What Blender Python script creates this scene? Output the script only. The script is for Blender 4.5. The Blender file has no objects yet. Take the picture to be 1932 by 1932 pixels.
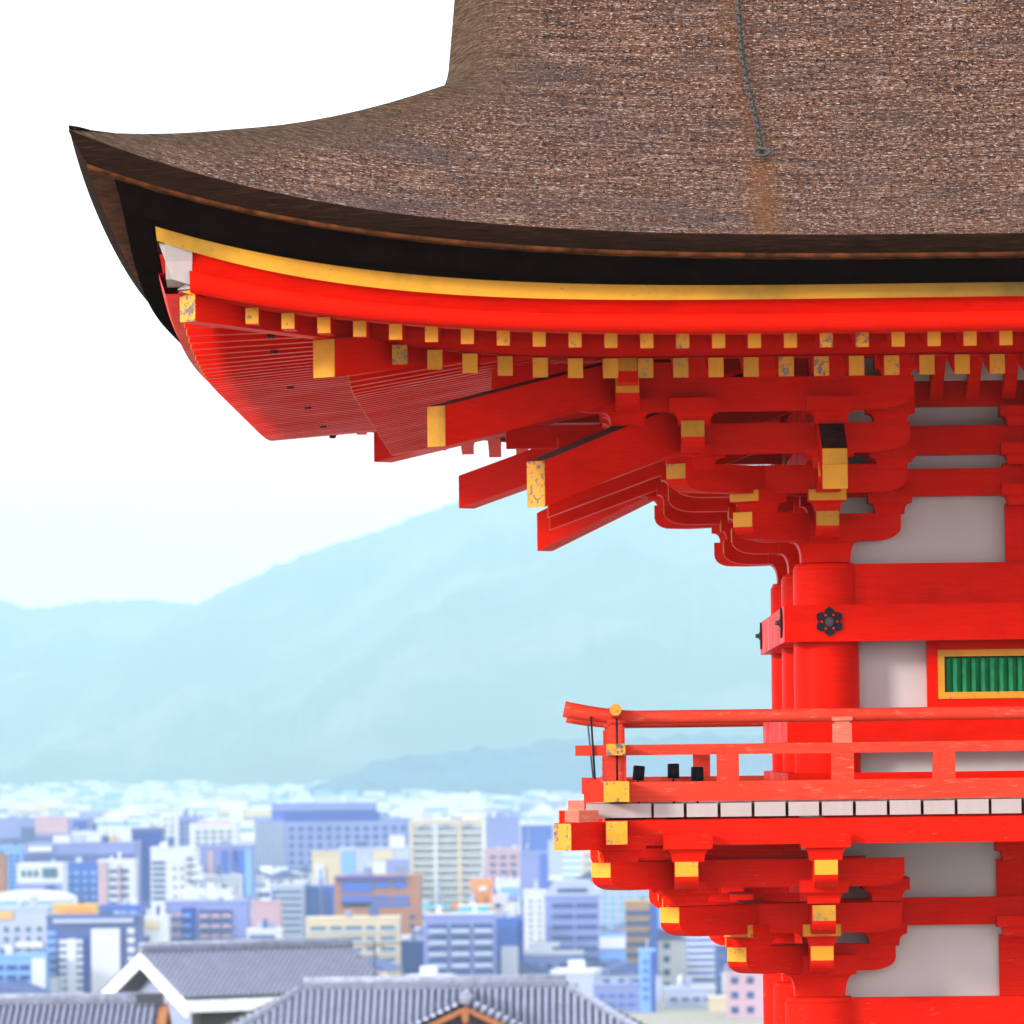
import bpy, bmesh, math, random
import numpy as np
from mathutils import Vector, Matrix, noise

random.seed(7)
SC = bpy.context.scene
COL = SC.collection
rad = math.radians

# ------------------------------------------------------------------ camera
F = 11920.0                      # focal length in pixels of a 1932 px wide picture
ROLL = 0.012
cam_pos = np.array([-1.547, -40.0, 0.0])      # eye level is z = 0
vy = np.array([134.0, -451.0, -F]); vy /= np.linalg.norm(vy)
vx = np.array([math.cos(ROLL), math.sin(ROLL), 0.0]); vx -= vx.dot(vy) * vy; vx /= np.linalg.norm(vx)
vz = np.cross(vx, vy)
WC = np.stack([vx, vy, vz], 1)                # world -> camera axes
cd = bpy.data.cameras.new('camera')
cam = bpy.data.objects.new('camera', cd); COL.objects.link(cam)
cd.sensor_width = 36.0
cd.lens = 36.0 * F / 1932.0
cd.clip_start = 1.0
cd.clip_end = 60000.0
cd.dof.use_dof = True
cd.dof.focus_distance = 39.0
cd.dof.aperture_fstop = 6.4
Mx = Matrix([list(r) for r in WC.T]).to_4x4()
Mx.translation = Vector(cam_pos)
cam.matrix_world = Mx
SC.camera = cam

# ------------------------------------------------------------------ sky, sun, exposure
SUN_EL, SUN_AZ = rad(17), rad(235)            # azimuth clockwise from +Y
world = bpy.data.worlds.new('World'); SC.world = world
world.use_nodes = True
nt = world.node_tree; nt.nodes.clear()
wo = nt.nodes.new('ShaderNodeOutputWorld'); bg = nt.nodes.new('ShaderNodeBackground')
sky = nt.nodes.new('ShaderNodeTexSky'); sky.sky_type = 'NISHITA'; sky.sun_disc = False
sky.sun_elevation = SUN_EL; sky.sun_rotation = SUN_AZ
sky.air_density = 1.0; sky.dust_density = 3.0
tc = nt.nodes.new('ShaderNodeTexCoord')
nz = nt.nodes.new('ShaderNodeTexNoise'); nz.inputs['Scale'].default_value = 3.0; nz.inputs['Detail'].default_value = 5
rp = nt.nodes.new('ShaderNodeValToRGB')
rp.color_ramp.elements[0].position = 0.3; rp.color_ramp.elements[0].color = (0.80, 0.80, 0.80, 1)
rp.color_ramp.elements[1].position = 0.7; rp.color_ramp.elements[1].color = (0.97, 0.97, 0.97, 1)
mx = nt.nodes.new('ShaderNodeMix'); mx.data_type = 'RGBA'
mx.inputs[7].default_value = (17.6, 17.8, 18.2, 1)       # veil of bright cloud over the blue
nt.links.new(tc.outputs['Generated'], nz.inputs['Vector'])
nt.links.new(nz.outputs['Fac'], rp.inputs['Fac'])
nt.links.new(rp.outputs['Color'], mx.inputs[0])
nt.links.new(sky.outputs['Color'], mx.inputs[6])
sx = nt.nodes.new('ShaderNodeSeparateXYZ'); nt.links.new(tc.outputs['Generated'], sx.inputs[0])
hr_ = nt.nodes.new('ShaderNodeValToRGB')                # misty sky, brightest low down
hr_.color_ramp.elements[0].position = 0.0; hr_.color_ramp.elements[0].color = (.92, .92, .92, 1)
hr_.color_ramp.elements[1].position = 0.75; hr_.color_ramp.elements[1].color = (1.0, 1.0, 1.0, 1)
nt.links.new(sx.outputs[2], hr_.inputs['Fac'])
ml = nt.nodes.new('ShaderNodeMix'); ml.data_type = 'RGBA'; ml.blend_type = 'MULTIPLY'; ml.inputs[0].default_value = 1.0
nt.links.new(mx.outputs[2], ml.inputs[6]); nt.links.new(hr_.outputs['Color'], ml.inputs[7])
nt.links.new(ml.outputs[2], bg.inputs['Color'])
bg.inputs['Strength'].default_value = 0.12
nt.links.new(bg.outputs['Background'], wo.inputs['Surface'])

sd = bpy.data.lights.new('sun', 'SUN'); sun = bpy.data.objects.new('sun', sd); COL.objects.link(sun)
sd.energy = 3.2; sd.angle = rad(10); sd.color = (1.0, 0.95, 0.88)
sv = Vector((math.sin(SUN_AZ) * math.cos(SUN_EL), math.cos(SUN_AZ) * math.cos(SUN_EL), math.sin(SUN_EL)))
sun.rotation_euler = (-sv).to_track_quat('-Z', 'Y').to_euler()

SC.view_settings.view_transform = 'Standard'
SC.view_settings.look = 'None'
SC.view_settings.exposure = 0.22
SC.view_settings.gamma = 1.0
SC.render.engine = 'CYCLES'
SC.cycles.use_denoising = True
SC.cycles.max_bounces = 8
SC.cycles.diffuse_bounces = 2
SC.cycles.volume_bounces = 0

# ------------------------------------------------------------------ helpers
def W(u, v, y):
    """point of the vertical plane Y = y that the photograph shows at (u, v)"""
    d = WC.T @ np.array([u - 966.0, 966.0 - v, -F])
    return cam_pos + d * ((y - cam_pos[1]) / d[1])
def zz(v, y, u=1550.0):
    return float(W(u, v, y)[2])
def xx(u, y, v=1400.0):
    return float(W(u, v, y)[0])

def tag(o, label=None, cat=None, group=None, kind=None):
    if label: o['label'] = label
    if cat: o['category'] = cat
    if group: o['group'] = group
    if kind: o['kind'] = kind
    return o

def empty(name, loc, rz=0.0):
    o = bpy.data.objects.new(name, None); COL.objects.link(o)
    o.location = loc; o.rotation_euler = (0, 0, rz)
    o.empty_display_size = 0.2
    return o

def fin(name, bm, mats, parent=None, loc=(0, 0, 0), rz=0.0, smooth=False, bevel=0.0):
    if bevel > 0:
        es = [e for e in bm.edges if len(e.link_faces) == 2 and e.calc_face_angle(0) > 0.7]
        if es:
            bmesh.ops.bevel(bm, geom=es, offset=bevel, segments=1, affect='EDGES', clamp_overlap=True)
    me = bpy.data.meshes.new(name)
    bm.normal_update()
    bm.to_mesh(me); bm.free()
    if not isinstance(mats, (list, tuple)): mats = [mats]
    for m in mats: me.materials.append(m)
    if smooth:
        for p in me.polygons: p.use_smooth = True
    o = bpy.data.objects.new(name, me); COL.objects.link(o)
    o.location = loc; o.rotation_euler = (0, 0, rz)
    if parent is not None: o.parent = parent
    return o

def link_copy(src, parent=None, loc=None, rz=None):
    o = src.copy(); COL.objects.link(o)
    if parent is not None: o.parent = parent
    if loc is not None: o.location = loc
    if rz is not None: o.rotation_euler = (0, 0, rz)
    return o

def hexa(bm, p, mi=0):
    """p: 8 points, bottom 4 (ccw from above) then top 4"""
    vs = [bm.verts.new(q) for q in p]
    for idx in ((3, 2, 1, 0), (4, 5, 6, 7), (0, 1, 5, 4), (1, 2, 6, 5), (2, 3, 7, 6), (3, 0, 4, 7)):
        f = bm.faces.new([vs[i] for i in idx]); f.material_index = mi

def box(bm, x0, x1, y0, y1, z0, z1, mi=0):
    hexa(bm, [(x0, y0, z0), (x1, y0, z0), (x1, y1, z0), (x0, y1, z0),
              (x0, y0, z1), (x1, y0, z1), (x1, y1, z1), (x0, y1, z1)], mi)

def beam(bm, p0, p1, w, h, mi=0):
    """bar whose bottom centre line runs p0 -> p1, upright ends"""
    p0, p1 = Vector(p0), Vector(p1)
    d = (p1 - p0); s = Vector((-d.y, d.x, 0)).normalized() * (w / 2); up = Vector((0, 0, h))
    hexa(bm, [p0 - s, p1 - s, p1 + s, p0 + s, p0 - s + up, p1 - s + up, p1 + s + up, p0 + s + up], mi)

def prism(bm, poly, y0, y1, mi=0):
    """polygon in XZ (ccw seen from -Y) extruded along Y"""
    a = [bm.verts.new((x, y0, z)) for x, z in poly]
    b = [bm.verts.new((x, y1, z)) for x, z in poly]
    f = bm.faces.new(a); f.material_index = mi
    f = bm.faces.new(b[::-1]); f.material_index = mi
    n = len(poly)
    for i in range(n):
        j = (i + 1) % n
        f = bm.faces.new((a[j], a[i], b[i], b[j])); f.material_index = mi

def cyl(bm, p0, p1, r0, r1=None, n=16, mi=0, caps=True):
    p0, p1 = Vector(p0), Vector(p1)
    if r1 is None: r1 = r0
    d = (p1 - p0).normalized()
    a = d.orthogonal().normalized(); b = d.cross(a)
    R0 = [bm.verts.new(p0 + (a * math.cos(t) + b * math.sin(t)) * r0) for t in [2 * math.pi * i / n for i in range(n)]]
    R1 = [bm.verts.new(p1 + (a * math.cos(t) + b * math.sin(t)) * r1) for t in [2 * math.pi * i / n for i in range(n)]]
    for i in range(n):
        j = (i + 1) % n
        f = bm.faces.new((R0[i], R0[j], R1[j], R1[i])); f.material_index = mi; f.smooth = True
    if caps:
        f = bm.faces.new(R0[::-1]); f.material_index = mi
        f = bm.faces.new(R1); f.material_index = mi

def tube(bm, pts, r, n=10, mi=0):
    rings = []; rr_ = r if isinstance(r, list) else [r] * len(pts)
    pts = [Vector(p) for p in pts]
    for i, p in enumerate(pts):
        d = (pts[min(i + 1, len(pts) - 1)] - pts[max(i - 1, 0)]).normalized()
        ref = Vector((0, 0, 1)) if abs(d.z) < 0.9 else Vector((1, 0, 0))
        a = d.cross(ref).normalized(); b = d.cross(a)
        rings.append([bm.verts.new(p + (a * math.cos(2 * math.pi * k / n) + b * math.sin(2 * math.pi * k / n)) * rr_[i]) for k in range(n)])
    for i in range(len(rings) - 1):
        for k in range(n):
            j = (k + 1) % n
            f = bm.faces.new((rings[i][k], rings[i][j], rings[i + 1][j], rings[i + 1][k])); f.material_index = mi; f.smooth = True
    bm.faces.new(rings[0][::-1]).material_index = mi
    bm.faces.new(rings[-1]).material_index = mi

def grid(bm, rows, mi=0, smooth=True, uv=None):
    """rows of points; faces between"""
    vs = [[bm.verts.new(p) for p in r] for r in rows]
    lay = bm.loops.layers.uv.verify() if uv else None
    for i in range(len(vs) - 1):
        for j in range(len(vs[0]) - 1):
            q = ((i, j), (i, j + 1), (i + 1, j + 1), (i + 1, j))
            try:
                f = bm.faces.new([vs[a][b] for a, b in q])
            except ValueError:
                continue
            f.material_index = mi; f.smooth = smooth
            if uv:
                for l, (a, b) in zip(f.loops, q): l[lay].uv = uv[a][b]
    return vs

# ------------------------------------------------------------------ materials
MATS = {}
def nodes(name, rough=0.6, spec=0.3, metal=0.0):
    m = bpy.data.materials.new(name); m.use_nodes = True
    t = m.node_tree; b = t.nodes['Principled BSDF']
    b.inputs['Roughness'].default_value = rough
    b.inputs['Specular IOR Level'].default_value = spec
    b.inputs['Metallic'].default_value = metal
    MATS[name] = m
    return m, t, b

def nd(t, kind, **kw):
    n = t.nodes.new('ShaderNode' + kind)
    for k, v in kw.items():
        if k in n.inputs.keys(): n.inputs[k].default_value = v
        else: setattr(n, k, v)
    return n
def ramp(t, src, stops):
    r = t.nodes.new('ShaderNodeValToRGB'); e = r.color_ramp.elements
    while len(e) < len(stops): e.new(0.5)
    for el, (p, c) in zip(e, stops):
        el.position = p; el.color = (*c, 1) if len(c) == 3 else c
    t.links.new(src, r.inputs['Fac'])
    return r.outputs['Color']
def mixc(t, fac, a, b, mode='MIX'):
    m = t.nodes.new('ShaderNodeMix'); m.data_type = 'RGBA'; m.blend_type = mode
    for sock, val in ((m.inputs[0], fac), (m.inputs[6], a), (m.inputs[7], b)):
        if isinstance(val, (int, float)): sock.default_value = val
        elif isinstance(val, tuple): sock.default_value = (*val, 1) if len(val) == 3 else val
        else: t.links.new(val, sock)
    return m.outputs[2]
def coords(t, scale=(1, 1, 1), kind='Object', rot=(0, 0, 0)):
    c = t.nodes.new('ShaderNodeTexCoord'); m = t.nodes.new('ShaderNodeMapping')
    m.inputs['Scale'].default_value = scale
    m.inputs['Rotation'].default_value = rot
    t.links.new(c.outputs[kind], m.inputs['Vector'])
    return m.outputs['Vector']
def tnoise(t, vec, scale, detail=4, rough=0.55):
    n = t.nodes.new('ShaderNodeTexNoise')
    n.inputs['Scale'].default_value = scale; n.inputs['Detail'].default_value = detail
    n.inputs['Roughness'].default_value = rough
    t.links.new(vec, n.inputs['Vector'])
    return n.outputs['Fac']
def bump(t, b, h, strength=0.3, dist=0.01):
    n = t.nodes.new('ShaderNodeBump')
    n.inputs['Strength'].default_value = strength; n.inputs['Distance'].default_value = dist
    t.links.new(h, n.inputs['Height']); t.links.new(n.outputs['Normal'], b.inputs['Normal'])

def vermilion(name, c0, c1, wear, wearcol, rough=0.40, spec=0.03):
    m, t, b = nodes(name, rough + .1, spec)
    v = coords(t)
    big = tnoise(t, v, 1.7, 5)
    grain = tnoise(t, coords(t, (1.2, 1.2, 26)), 5, 5, 0.6)
    col = mixc(t, big, c0, c1)
    col = mixc(t, ramp(t, grain, [(0.35, (0, 0, 0)), (0.75, (1, 1, 1))]), col, mixc(t, 0.5, col, (c1[0] * .72, c1[1] * .6, c1[2] * .6)))
    if wear > 0:
        w1 = tnoise(t, coords(t, (1, 1, 5)), 9, 7, 0.72)
        mask = ramp(t, w1, [(0.66 - wear * .22, (0, 0, 0)), (0.74, (1, 1, 1))])
        col = mixc(t, mask, col, wearcol)
    chips = tnoise(t, coords(t, (1, 1, 3.2)), 8, 8, 0.72)
    col = mixc(t, ramp(t, chips, [(0.725, (0, 0, 0)), (0.755, (.85, .85, .85))]), col, (0.055, 0.022, 0.016))
    grime = tnoise(t, coords(t, (.8, .8, 2.2)), 2.6, 6, 0.6)
    col = mixc(t, ramp(t, grime, [(0.52, (0, 0, 0)), (0.72, (.42, .42, .42))]), col, (c1[0] * .55, c1[1] * .8, c1[2] * .8))
    t.links.new(col, b.inputs['Base Color'])
    t.links.new(ramp(t, big, [(0.3, (rough - .1,) * 3), (0.7, (rough + .1,) * 3)]), b.inputs['Roughness'])
    bump(t, b, grain, 0.25, 0.004)
    return m
RED = vermilion('vermilion_paint', (0.86, 0.0125, 0.0010), (0.72, 0.0075, 0.0010), 0.05, (0.60, 0.040, 0.022))
REDW = vermilion('weathered_vermilion', (0.80, 0.016, 0.0030), (0.64, 0.008, 0.0025), 0.24, (0.70, 0.13, 0.08), 0.5)
RAIL = vermilion('sun_faded_rail_paint', (0.70, 0.070, 0.036), (0.62, 0.034, 0.016), 0.42, (0.66, 0.20, 0.14), 0.65, 0.08)
PINK = vermilion('faded_vermilion', (0.72, 0.20, 0.14), (0.66, 0.14, 0.09), 0.5, (0.62, 0.34, 0.28), 0.7)

def gold(name, patch, along=False):
    m, t, b = nodes(name, 0.5, 0.3)
    oi = t.nodes.new('ShaderNodeObjectInfo')
    c = t.nodes.new('ShaderNodeTexCoord')
    add = t.nodes.new('ShaderNodeVectorMath'); add.operation = 'ADD'
    sc = t.nodes.new('ShaderNodeVectorMath'); sc.operation = 'SCALE'; sc.inputs[3].default_value = 37.0
    cmb = t.nodes.new('ShaderNodeCombineXYZ')
    for i in range(3): t.links.new(oi.outputs['Random'], cmb.inputs[i])
    t.links.new(cmb.outputs[0], sc.inputs[0]); t.links.new(c.outputs['Object'], add.inputs[0]); t.links.new(sc.outputs[0], add.inputs[1])
    n1 = tnoise(t, add.outputs[0], 7, 3); n2 = tnoise(t, add.outputs[0], 30, 7, 0.7)
    col = mixc(t, n1, (0.66, 0.27, 0.012), (0.78, 0.36, 0.020))
    n3 = tnoise(t, add.outputs[0], 1.1, 6, 0.65)
    col = mixc(t, ramp(t, n3, [(0.50, (0, 0, 0)), (0.68, (.7, .7, .7))]), col, (0.24, 0.14, 0.010))
    if along:
        sx_ = t.nodes.new('ShaderNodeSeparateXYZ'); t.links.new(c.outputs['Object'], sx_.inputs[0])
        mr = t.nodes.new('ShaderNodeMapRange'); t.links.new(sx_.outputs[0], mr.inputs['Value'])
        mr.inputs['From Min'].default_value = -2.2; mr.inputs['From Max'].default_value = 1.2
        am = t.nodes.new('ShaderNodeMath'); am.operation = 'MULTIPLY_ADD'; am.inputs[1].default_value = 0.9; t.links.new(n3, am.inputs[0]); t.links.new(mr.outputs[0], am.inputs[2])
        hv = t.nodes.new('ShaderNodeMath'); hv.operation = 'MULTIPLY'; hv.inputs[1].default_value = 0.5; t.links.new(am.outputs[0], hv.inputs[0])
        col = mixc(t, ramp(t, hv.outputs[0], [(0.36, (0, 0, 0)), (0.78, (.9, .9, .9))]), col, (0.13, 0.085, 0.008))
    # flaking differs from end to end
    off = t.nodes.new('ShaderNodeMath'); off.operation = 'MULTIPLY_ADD'
    t.links.new(oi.outputs['Random'], off.inputs[0]); off.inputs[1].default_value = 0.16; t.links.new(n2, off.inputs[2])
    mask = ramp(t, off.outputs[0], [(0.70 - patch, (0, 0, 0)), (0.735 - patch, (1, 1, 1))])
    grey = mixc(t, n1, (0.06, 0.045, 0.045), (0.26, 0.22, 0.22))
    col = mixc(t, mask, col, grey)
    t.links.new(col, b.inputs['Base Color'])
    bump(t, b, n2, 0.3, 0.004)
    return m
GOLD = gold('ochre_paint', -0.02)
GOLDF = gold('ochre_eave_board', -0.03, True)
GOLDW = gold('flaking_ochre_paint', 0.085)

def plain(name, c, rough=0.6, spec=0.3, var=0.12, scale=3.0, metal=0.0, bmp=0.0):
    if name in MATS: return MATS[name]
    m, t, b = nodes(name, rough, spec, metal)
    n = tnoise(t, coords(t), scale, 5)
    lo = tuple(max(0, q * (1 - var)) for q in c); hi = tuple(min(1, q * (1 + var)) for q in c)
    t.links.new(ramp(t, n, [(0.3, lo), (0.7, hi)]), b.inputs['Base Color'])
    if bmp: bump(t, b, n, bmp, 0.01)
    return m

def plaster():
    m, t, b = nodes('white_plaster', 0.85, 0.1)
    n = tnoise(t, coords(t, (3, 3, 1)), 2.0, 6); n2 = tnoise(t, coords(t), 25, 6, .7)
    c = mixc(t, n, (0.61, 0.565, 0.565), (0.53, 0.495, 0.51))
    c = mixc(t, ramp(t, n2, [(0.70, (0, 0, 0)), (0.78, (.6, .6, .6))]), c, (0.42, 0.38, 0.36))
    t.links.new(c, b.inputs['Base Color']); bump(t, b, n2, 0.1, 0.003)
    return m
PLASTER = plaster()
def whitewood():
    m, t, b = nodes('whitewashed_wood', 0.75, 0.15)
    n = tnoise(t, coords(t, (6, 6, 1)), 3, 6); n2 = tnoise(t, coords(t, (1, 1, 1.5)), 13, 7, .72)
    c = mixc(t, n, (0.48, 0.40, 0.40), (0.38, 0.31, 0.31))
    c = mixc(t, ramp(t, n2, [(0.64, (0, 0, 0)), (0.70, (1, 1, 1))]), c, (0.36, 0.19, 0.12))
    t.links.new(c, b.inputs['Base Color']); bump(t, b, n2, 0.2, 0.004)
    return m
WHITEWOOD = whitewood()

# chain line on the roof in (x along eave, d up the slope), filled in below
def bark_roof(ch):
    m, t, b = nodes('cypress_bark_thatch', 0.85, 0.12)
    uvn = t.nodes.new('ShaderNodeTexCoord')
    def mp(s, rot=0):
        q = t.nodes.new('ShaderNodeMapping'); q.inputs['Scale'].default_value = s; q.inputs['Rotation'].default_value = (0, 0, rot)
        t.links.new(uvn.outputs['UV'], q.inputs['Vector']); return q.outputs['Vector']
    streak = tnoise(t, mp((2.2, 20, 1)), 1.0, 8, 0.72)
    fine = tnoise(t, mp((27, 60, 1)), 1.0, 3, 0.8)
    fine2 = tnoise(t, mp((30, 66, 3)), 1.0, 2, 0.7)
    crack = tnoise(t, mp((46, 22, 7)), 1.0, 2, 0.6)
    big = tnoise(t, mp((0.9, 1.6, 1)), 1.0, 5, 0.6)
    mid = tnoise(t, mp((8, 24, 5)), 1.0, 5, 0.75)
    mxn = t.nodes.new('ShaderNodeMath'); mxn.operation = 'MULTIPLY_ADD'; mxn.inputs[1].default_value = 0.48
    t.links.new(streak, mxn.inputs[0])
    mx2 = t.nodes.new('ShaderNodeMath'); mx2.operation = 'MULTIPLY'; mx2.inputs[1].default_value = 0.64; t.links.new(fine, mx2.inputs[0]); t.links.new(mx2.outputs[0], mxn.inputs[2])
    base = ramp(t, mxn.outputs[0], [(0.46, (0.008, 0.005, 0.006)), (0.53, (0.055, 0.020, 0.010)), (0.585, (0.15, 0.062, 0.032)), (0.64, (0.20, 0.116, 0.082)), (0.72, (0.56, 0.46, 0.43))])
    base = mixc(t, ramp(t, mid, [(0.53, (0, 0, 0)), (0.60, (.7, .7, .7))]), base, (0.12, 0.040, 0.013))
    base = mixc(t, ramp(t, fine2, [(0.60, (0, 0, 0)), (0.64, (.9, .9, .9))]), base, (0.55, 0.43, 0.40))
    base = mixc(t, ramp(t, big, [(0.48, (0, 0, 0)), (0.70, (.6, .6, .6))]), base, (0.050, 0.036, 0.042))
    base = mixc(t, ramp(t, crack, [(0.36, (1, 1, 1)), (0.41, (0, 0, 0))]), base, (0.005, 0.003, 0.005))
    holes = tnoise(t, mp((2.3, 3.4, 1)), 1.0, 8, 0.62)
    base = mixc(t, ramp(t, holes, [(0.27, (1, 1, 1)), (0.30, (0, 0, 0))]), base, (0.02, 0.012, 0.008))
    # the bark fans out over the hips: strands laid aslant there
    s2 = t.nodes.new('ShaderNodeSeparateXYZ'); t.links.new(uvn.outputs['UV'], s2.inputs[0])
    def mt(op, a, bb):
        q = t.nodes.new('ShaderNodeMath'); q.operation = op
        for i_, val in enumerate((a, bb)):
            if isinstance(val, (int, float)): q.inputs[i_].default_value = val
            else: t.links.new(val, q.inputs[i_])
        return q.outputs[0]
    hd = mt('SUBTRACT', mt('ADD', s2.outputs[0], 4.41), mt('MINIMUM', s2.outputs[1], 2.06))
    hd = mt('ADD', hd, mt('MULTIPLY', mt('SUBTRACT', mid, 0.5), 0.5))
    slant = tnoise(t, mp((13, 46, 1), 0.62), 1.0, 6, 0.7)
    hipcol = ramp(t, slant, [(0.34, (0.010, 0.007, 0.005)), (0.46, (0.050, 0.026, 0.012)), (0.58, (0.12, 0.068, 0.034)), (0.72, (0.28, 0.20, 0.15))])
    base = mixc(t, ramp(t, mt('MULTIPLY', hd, 1.1), [(0.12, (.9, .9, .9)), (0.75, (0, 0, 0))]), base, hipcol)
    # rust washed down from the iron chain
    (xa, da), (xb, db) = ch
    sp = t.nodes.new('ShaderNodeSeparateXYZ'); t.links.new(uvn.outputs['UV'], sp.inputs[0])
    def mth(op, a, bb=None, c=None):
        q = t.nodes.new('ShaderNodeMath'); q.operation = op
        for i, val in enumerate((a, bb, c)):
            if val is None: continue
            if isinstance(val, (int, float)): q.inputs[i].default_value = val
            else: t.links.new(val, q.inputs[i])
        return q.outputs[0]
    slope = (xb - xa) / (db - da)
    line = mth('MULTIPLY_ADD', sp.outputs[1], slope, xa - slope * da - 0.02)
    low = mth('MAXIMUM', line, -100.0)
    dist = mth('ABSOLUTE', mth('SUBTRACT', sp.outputs[0], mth('MINIMUM', low, xb - 0.01 if xb > xa else 100.0)))
    wob = mth('MULTIPLY_ADD', mid, 0.50, -0.23)
    st = mth('SUBTRACT', 1.0, mth('DIVIDE', mth('ADD', dist, wob), 0.15))
    st = mth('MINIMUM', mth('MAXIMUM', st, 0.0), 1.0)
    st = mth('MULTIPLY', st, mth('SUBTRACT', 0.70, mth('MULTIPLY', mth('GREATER_THAN', sp.outputs[1], db), 0.30)))
    base = mixc(t, st, base, mixc(t, fine, (0.060, 0.020, 0.006), (0.23, 0.080, 0.014)))
    t.links.new(base, b.inputs['Base Color'])
    h = mth('ADD', mth('MULTIPLY', streak, 1.0), mth('ADD', mth('MULTIPLY', fine, 0.7), mth('MULTIPLY', crack, 0.5)))
    bump(t, b, h, 1.0, 0.035)
    return m

def bark_edge():
    m, t, b = nodes('cut_bark_edge', 0.9, 0.02)
    n = tnoise(t, coords(t, (2, 2, 30)), 3, 6, .7); n2 = tnoise(t, coords(t, (6, 6, 30)), 6, 5, .7)
    c = ramp(t, n, [(0.3, (0.007, 0.004, 0.003)), (0.55, (0.024, 0.010, 0.006)), (0.75, (0.062, 0.027, 0.015))])
    t.links.new(c, b.inputs['Base Color']); bump(t, b, n2, 0.6, 0.01)
    return m
BARKEDGE = bark_edge()
DARKBARK = plain('dark_bark_underlayer', (0.006, 0.0022, 0.0012), 0.9, 0.0, 0.6, 9)
PLANKEDGE = plain('raw_cedar_edge', (0.085, 0.025, 0.007), 0.8, 0.05, 0.9, 9)
IRON = plain('black_iron', (0.012, 0.010, 0.018), 0.6, 0.2, 0.2, 20, 0.0)
STEEL = plain('grey_chain_steel', (0.055, 0.050, 0.048), 0.6, 0.3, 0.5, 60, 0.2)
GREEN = plain('green_slat_paint', (0.012, 0.20, 0.075), 0.5, 0.3, 0.3, 14)
DARKWOOD = plain('old_dark_wood', (0.045, 0.035, 0.034), 0.8, 0.1, 0.5, 16)
GREYWOOD = plain('weathered_grey_wood', (0.10, 0.085, 0.075), 0.8, 0.1, 0.5, 14)
DARK = plain('dark_void', (0.01, 0.008, 0.008), 0.9, 0.05)

# ------------------------------------------------------------------ ground
def ground_z(y):
    pts = [(-200, -1.7), (-36, -1.7), (-20, -4.2), (-6, -6.6), (30, -6.8), (110, -16.5), (360, -23), (800, -50), (1100, -55), (16000, -55)]
    for (a, za), (b, zb) in zip(pts, pts[1:]):
        if y <= b: return za + (zb - za) * (y - a) / (b - a)
    return -55
gm, t, b = nodes('city_ground', 0.9, 0.1)
n = tnoise(t, coords(t), 0.02, 6); n2 = tnoise(t, coords(t), 0.35, 5)
c = mixc(t, n, (0.34, 0.32, 0.29), (0.16, 0.17, 0.13)); c = mixc(t, n2, c, (0.36, 0.33, 0.29))
t.links.new(c, b.inputs['Base Color'])
bm = bmesh.new()
ys = [-200, -120, -60, -36, -28, -20, -12, -6, 0, 10, 20, 30, 50, 80, 110, 200, 360, 500, 800, 1100, 2000, 4000, 8000, 15900]
xs = [-2900, -1500, -700, -300, -120, -50, -20, 0, 20, 50, 120, 300, 700, 1500, 2900]
grid(bm, [[(x, y, ground_z(y)) for x in xs] for y in ys])
tag(fin('ground', bm, gm), kind='structure')

# ------------------------------------------------------------------ the gate: curves of the eaves
LX, LY = 8.04, 4.80                     # plan between corner columns; front left column at the origin
ROOT = Vector((LX / 2, LY / 2, -6.7))
gate = empty('temple_gate', ROOT)
tag(gate, 'vermilion two-storey temple gate with curved cypress-bark roof, balcony and ochre-tipped rafters', 'temple gate')
OFF = -ROOT
def part(name, bm, mats, parent=None, **kw):
    if parent is None:
        return fin(name, bm, mats, gate, OFF, **kw)
    return fin(name, bm, mats, parent, **kw)

def curve(z0, k, x0, p):
    def f(a, L=LX):
        a = min(a, L - a)
        return z0 + k * max(0.0, x0 - a) ** p
    return f
_ct = curve(2.892, .00060, 1.6, 3.9)
_cb = curve(2.769, .00066, 1.6, 3.8)
def c_bot(a, L=LX):                      # the short sides sag less than the long ones
    return _cb(a, L) if L == LX else 2.915 + .00925 * (LY / 2 - a) ** 2
def c_top(a, L=LX):
    return _ct(a, L) if L == LX else c_bot(a, L) + .123 + .092 * ((LY / 2 - a) / 6.7) ** 8
c_gt = curve(2.647, .00095, 0.7, 3.9)
c_gb = curve(2.568, .00148, 0.2, 3.9)
c_red = curve(2.386, .00072, 0.8, 3.9)
c_fly = curve(2.302, .00065, 0.8, 3.9)
c_base = curve(2.185, .01913, -0.9, 3.1)
c_mid = lambda a, L=LX: 0.5 * (c_gb(a, L) + c_red(a, L))
c_2nd = lambda a, L=LX: c_gt(a, L) + 0.030

E0 = 4.41
DH = 2.06                                # where the hips meet the gable
PA, PB = 0.395, 0.042
def prof(d): return PA * d + PB * d * d
def roof_z(a, d, L=LX):
    if L != LX:
        w = min(1.0, d / .15)
        c = c_top(a, L) * (1 - w) + _ct(a, L) * w
        return max(c + prof(d) - (c - 2.892) * min(1.0, 0.20 * max(0.0, d - .9)), c_bot(a, L) + .07 + .05 * min(1.0, d))
    return c_top(a, L) + prof(d) - (c_top(a, L) - 2.892) * min(1.0, 0.20 * max(0.0, d - .9))
def verge(d):
    if d <= DH: return -E0 + d
    t = min(1.0, (d - DH) / 0.25)
    return -E0 + DH + 0.02 + 0.03 * (d - DH)
def side_pts(side, a, E, z):
    """side: 0 front 1 left 2 back 3 right; a runs along the eave"""
    if side == 0: return (a, -E, z)
    if side == 1: return (-E, a, z)
    if side == 2: return (a, LY + E, z)
    return (LX + E, a, z)
def lin(a, b, n):
    return [a + (b - a) * i / (n - 1) for i in range(n)]
def eased(L, E, n):
    """samples denser toward the corners"""
    out = []
    for i in range(n):
        s = i / (n - 1)
        s2 = 0.5 - 0.5 * math.cos(math.pi * s)
        out.append(-E + (L + 2 * E) * (0.45 * s + 0.55 * s2))
    return out

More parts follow.
